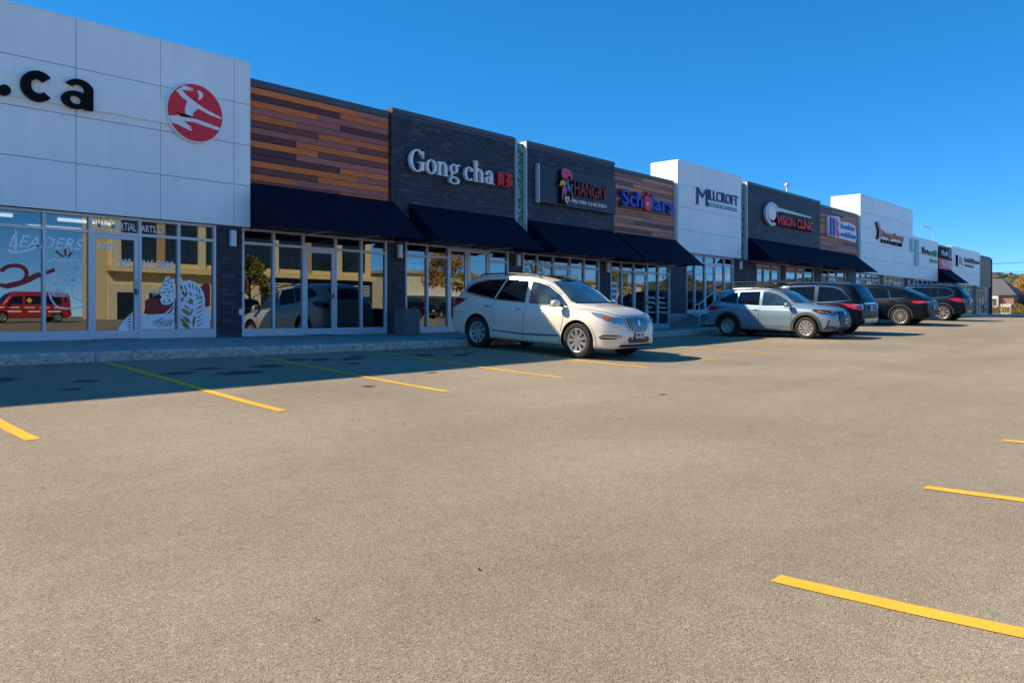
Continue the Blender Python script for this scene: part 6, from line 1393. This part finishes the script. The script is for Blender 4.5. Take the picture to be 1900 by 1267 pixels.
for k, (x, y, h, r_, lf, n_, lab) in enumerate(((38.5, -33, 5.5, 2.0, 'leaf_lime', 1500, 'small yellow green tree before the beige office block'), (63.5, -33, 7.6, 3.0, 'leaf_gold', 2200, 'golden tree at the corner of the beige office block'), (75, -30, 7.5, 3.2, 'leaf_lime', 400, 'nearly bare tree before the low cream building'),
        (98, -34, 7, 3, 'leaf_lime', 1600, 'yellow green tree before the low cream building'), (120, -36, 8, 3.4, 'leaf_green', 1600, 'green tree beyond the low cream building'), (8, -62, 8, 3.2, 'leaf_green', 1600, 'green tree before the long low store'), (-14, -60, 7, 3, 'leaf_green', 1400, 'smaller green tree before the long low store'))):
    tree(lab, x, y, h, r_, lf, n_, 20 + k, .2, k == 2)
# parked there: a red van and a few cars
van = dict(paint='paint_red', axles=(1.6, -1.7), track=.92, wr=.34, arch=.39, waist=.0, cat='van',
    zt=[(-2.62, .6), (-2.61, 1.2), (-2.58, 1.75), (-2.5, 1.98), (-2.3, 2.04), (-.5, 2.08), (.7, 2.05), (1.0, 1.96), (1.45, 1.5), (1.75, 1.22), (2.1, 1.12), (2.35, 1.0), (2.45, .85), (2.5, .6)],
    zs=[(-2.62, .58), (-2.5, 1.05), (-2, 1.1), (1, 1.1), (1.8, 1.02), (2.3, .85), (2.5, .56)], W=[(-2.62, .86), (-2.5, .95), (-2, .97), (1.6, .96), (2.1, .88), (2.35, .74), (2.5, .55)],
    zb=[(-2.62, .42), (-2.3, .3), (2.2, .28), (2.5, .4)], yc=[(-2.62, .74), (-2, .80), (.8, .80), (1.5, .80), (2.1, .66), (2.5, .4)], zc=[(-2.62, .59), (-2.55, 1.7), (-2.4, 1.92), (.6, 1.94), (1.1, 1.72), (1.7, 1.14), (2.2, 1.0), (2.5, .58)])
cv = Car('red lettered van parked across the lot, mirrored in the shop glass', van, 'vehicles across the lot', 'parked_van')
for w_ in ([(1.35, 1.2), (.95, 1.7), (.4, 1.75), (.4, 1.2)], [(.25, 1.2), (.25, 1.75), (-.75, 1.75), (-.75, 1.2)], [(-.9, 1.2), (-.9, 1.75), (-2.3, 1.72), (-2.3, 1.2)]): cv.both('window', w_, 90, .005, 'car_glass')
cv.patch('windshield', [(-.75, 1.25), (.75, 1.25), (.66, 1.85), (-.66, 1.85)], 0, .005, 'car_glass'); cv.both('diamond_decal', [(-.2, 1.45), (0, 1.65), (.2, 1.45), (0, 1.25)], 90, .012, 'letter_yellow')
for k in range(5): cv.line([(-2.1 + .9 * k, .98), (-1.5 + .9 * k, .98)], .06, 90, 'lettering_band', 'letter_white', .008, cv.root)
for k in range(3): cv.line([(-1.9 + 1.2 * k, .72), (-1.1 + 1.2 * k, .72)], .09, 90, 'lettering_band', 'letter_white', .008, cv.root)
cv.both('taillight', [(-.3, 1.3), (-.1, 1.3), (-.1, .9), (-.3, .9)], 140, .01, 'lamp_red'); cv.both('headlight', [(-.2, .75), (.2, .78), (.2, .95), (-.2, .92)], 42, .01, 'lamp_clear'); cv.wheels(6, 'blade'); cv.mirrors(1.35, 1.3, 1.12, 'paint_red')
cv.root.location = (18.0, -26.0, gz(18, -26)); cv.root.rotation_euler = (0, 0, math.pi)
def copy_tree(o, parent=None):
    c = o.copy(); COL.objects.link(c); c.parent = parent
    if parent is not None: c.matrix_parent_inverse = o.matrix_parent_inverse.copy()
    for ch in o.children: copy_tree(ch, c)
    return c
for src, x, y, out, lab in ((c5, 27.3, -24.6, True, 'dark compact SUV across the lot beside the red van'), (c3, 32.7, -24.8, False, 'dark SUV across the lot before the beige office block'), (c2, 40.8, -24.6, True, 'silver crossover across the lot before the office canopy'),
        (c4, 51.6, -24.8, False, 'black coupe-backed SUV across the lot by the dark shop front'), (c5, 57.0, -24.6, True, 'dark compact SUV across the lot near the golden tree'), (c3, 70.5, -24.8, False, 'dark SUV across the lot before the low cream building')):
    hb = src.sp['axles'][0]; src2 = copy_tree(src.root); src2['label'] = lab; src2['group'] = 'vehicles across the lot'
    class P: pass
    q = P(); q.sp = src.sp; q.root = src2; Car.place(q, x, y + (hb if out else -hb), y - (hb if out else -hb))

v2 = copy_tree(cv.root); v2['label'] = 'second red van across the lot, left of the lettered one in the mirrored row'; v2.location = (11.2, -26.1, gz(11.2, -26.1))
o = tag(empty('street_lamp', (36.0, -30, gz(36, -30))), 'thick pale lamp post across the lot before the beige office block', 'street lamp')
m_ = MB(); m_.tube([(36, -30, gz(36, -30) - .1), (36, -30, 9)], [.22, .14], 10); m_.build('pole', M('letter_white'), o); one('box', 35.4, 36.6, -30.2, -29.8, 9.0, 9.16).build('lamp_head', M('galvanised'), o)
o = tag(empty('traffic_sign', (34.2, -29, gz(34, -29))), 'yellow warning board on a post across the lot', 'sign')
m_ = MB(); m_.tube([(34.2, -29, gz(34, -29) - .1), (34.2, -29, 2.6)], .035, 8); m_.build('post', M('galvanised'), o); one('box', 33.8, 34.6, -28.96, -28.93, 1.9, 2.5).build('board', M('letter_yellow'), o)
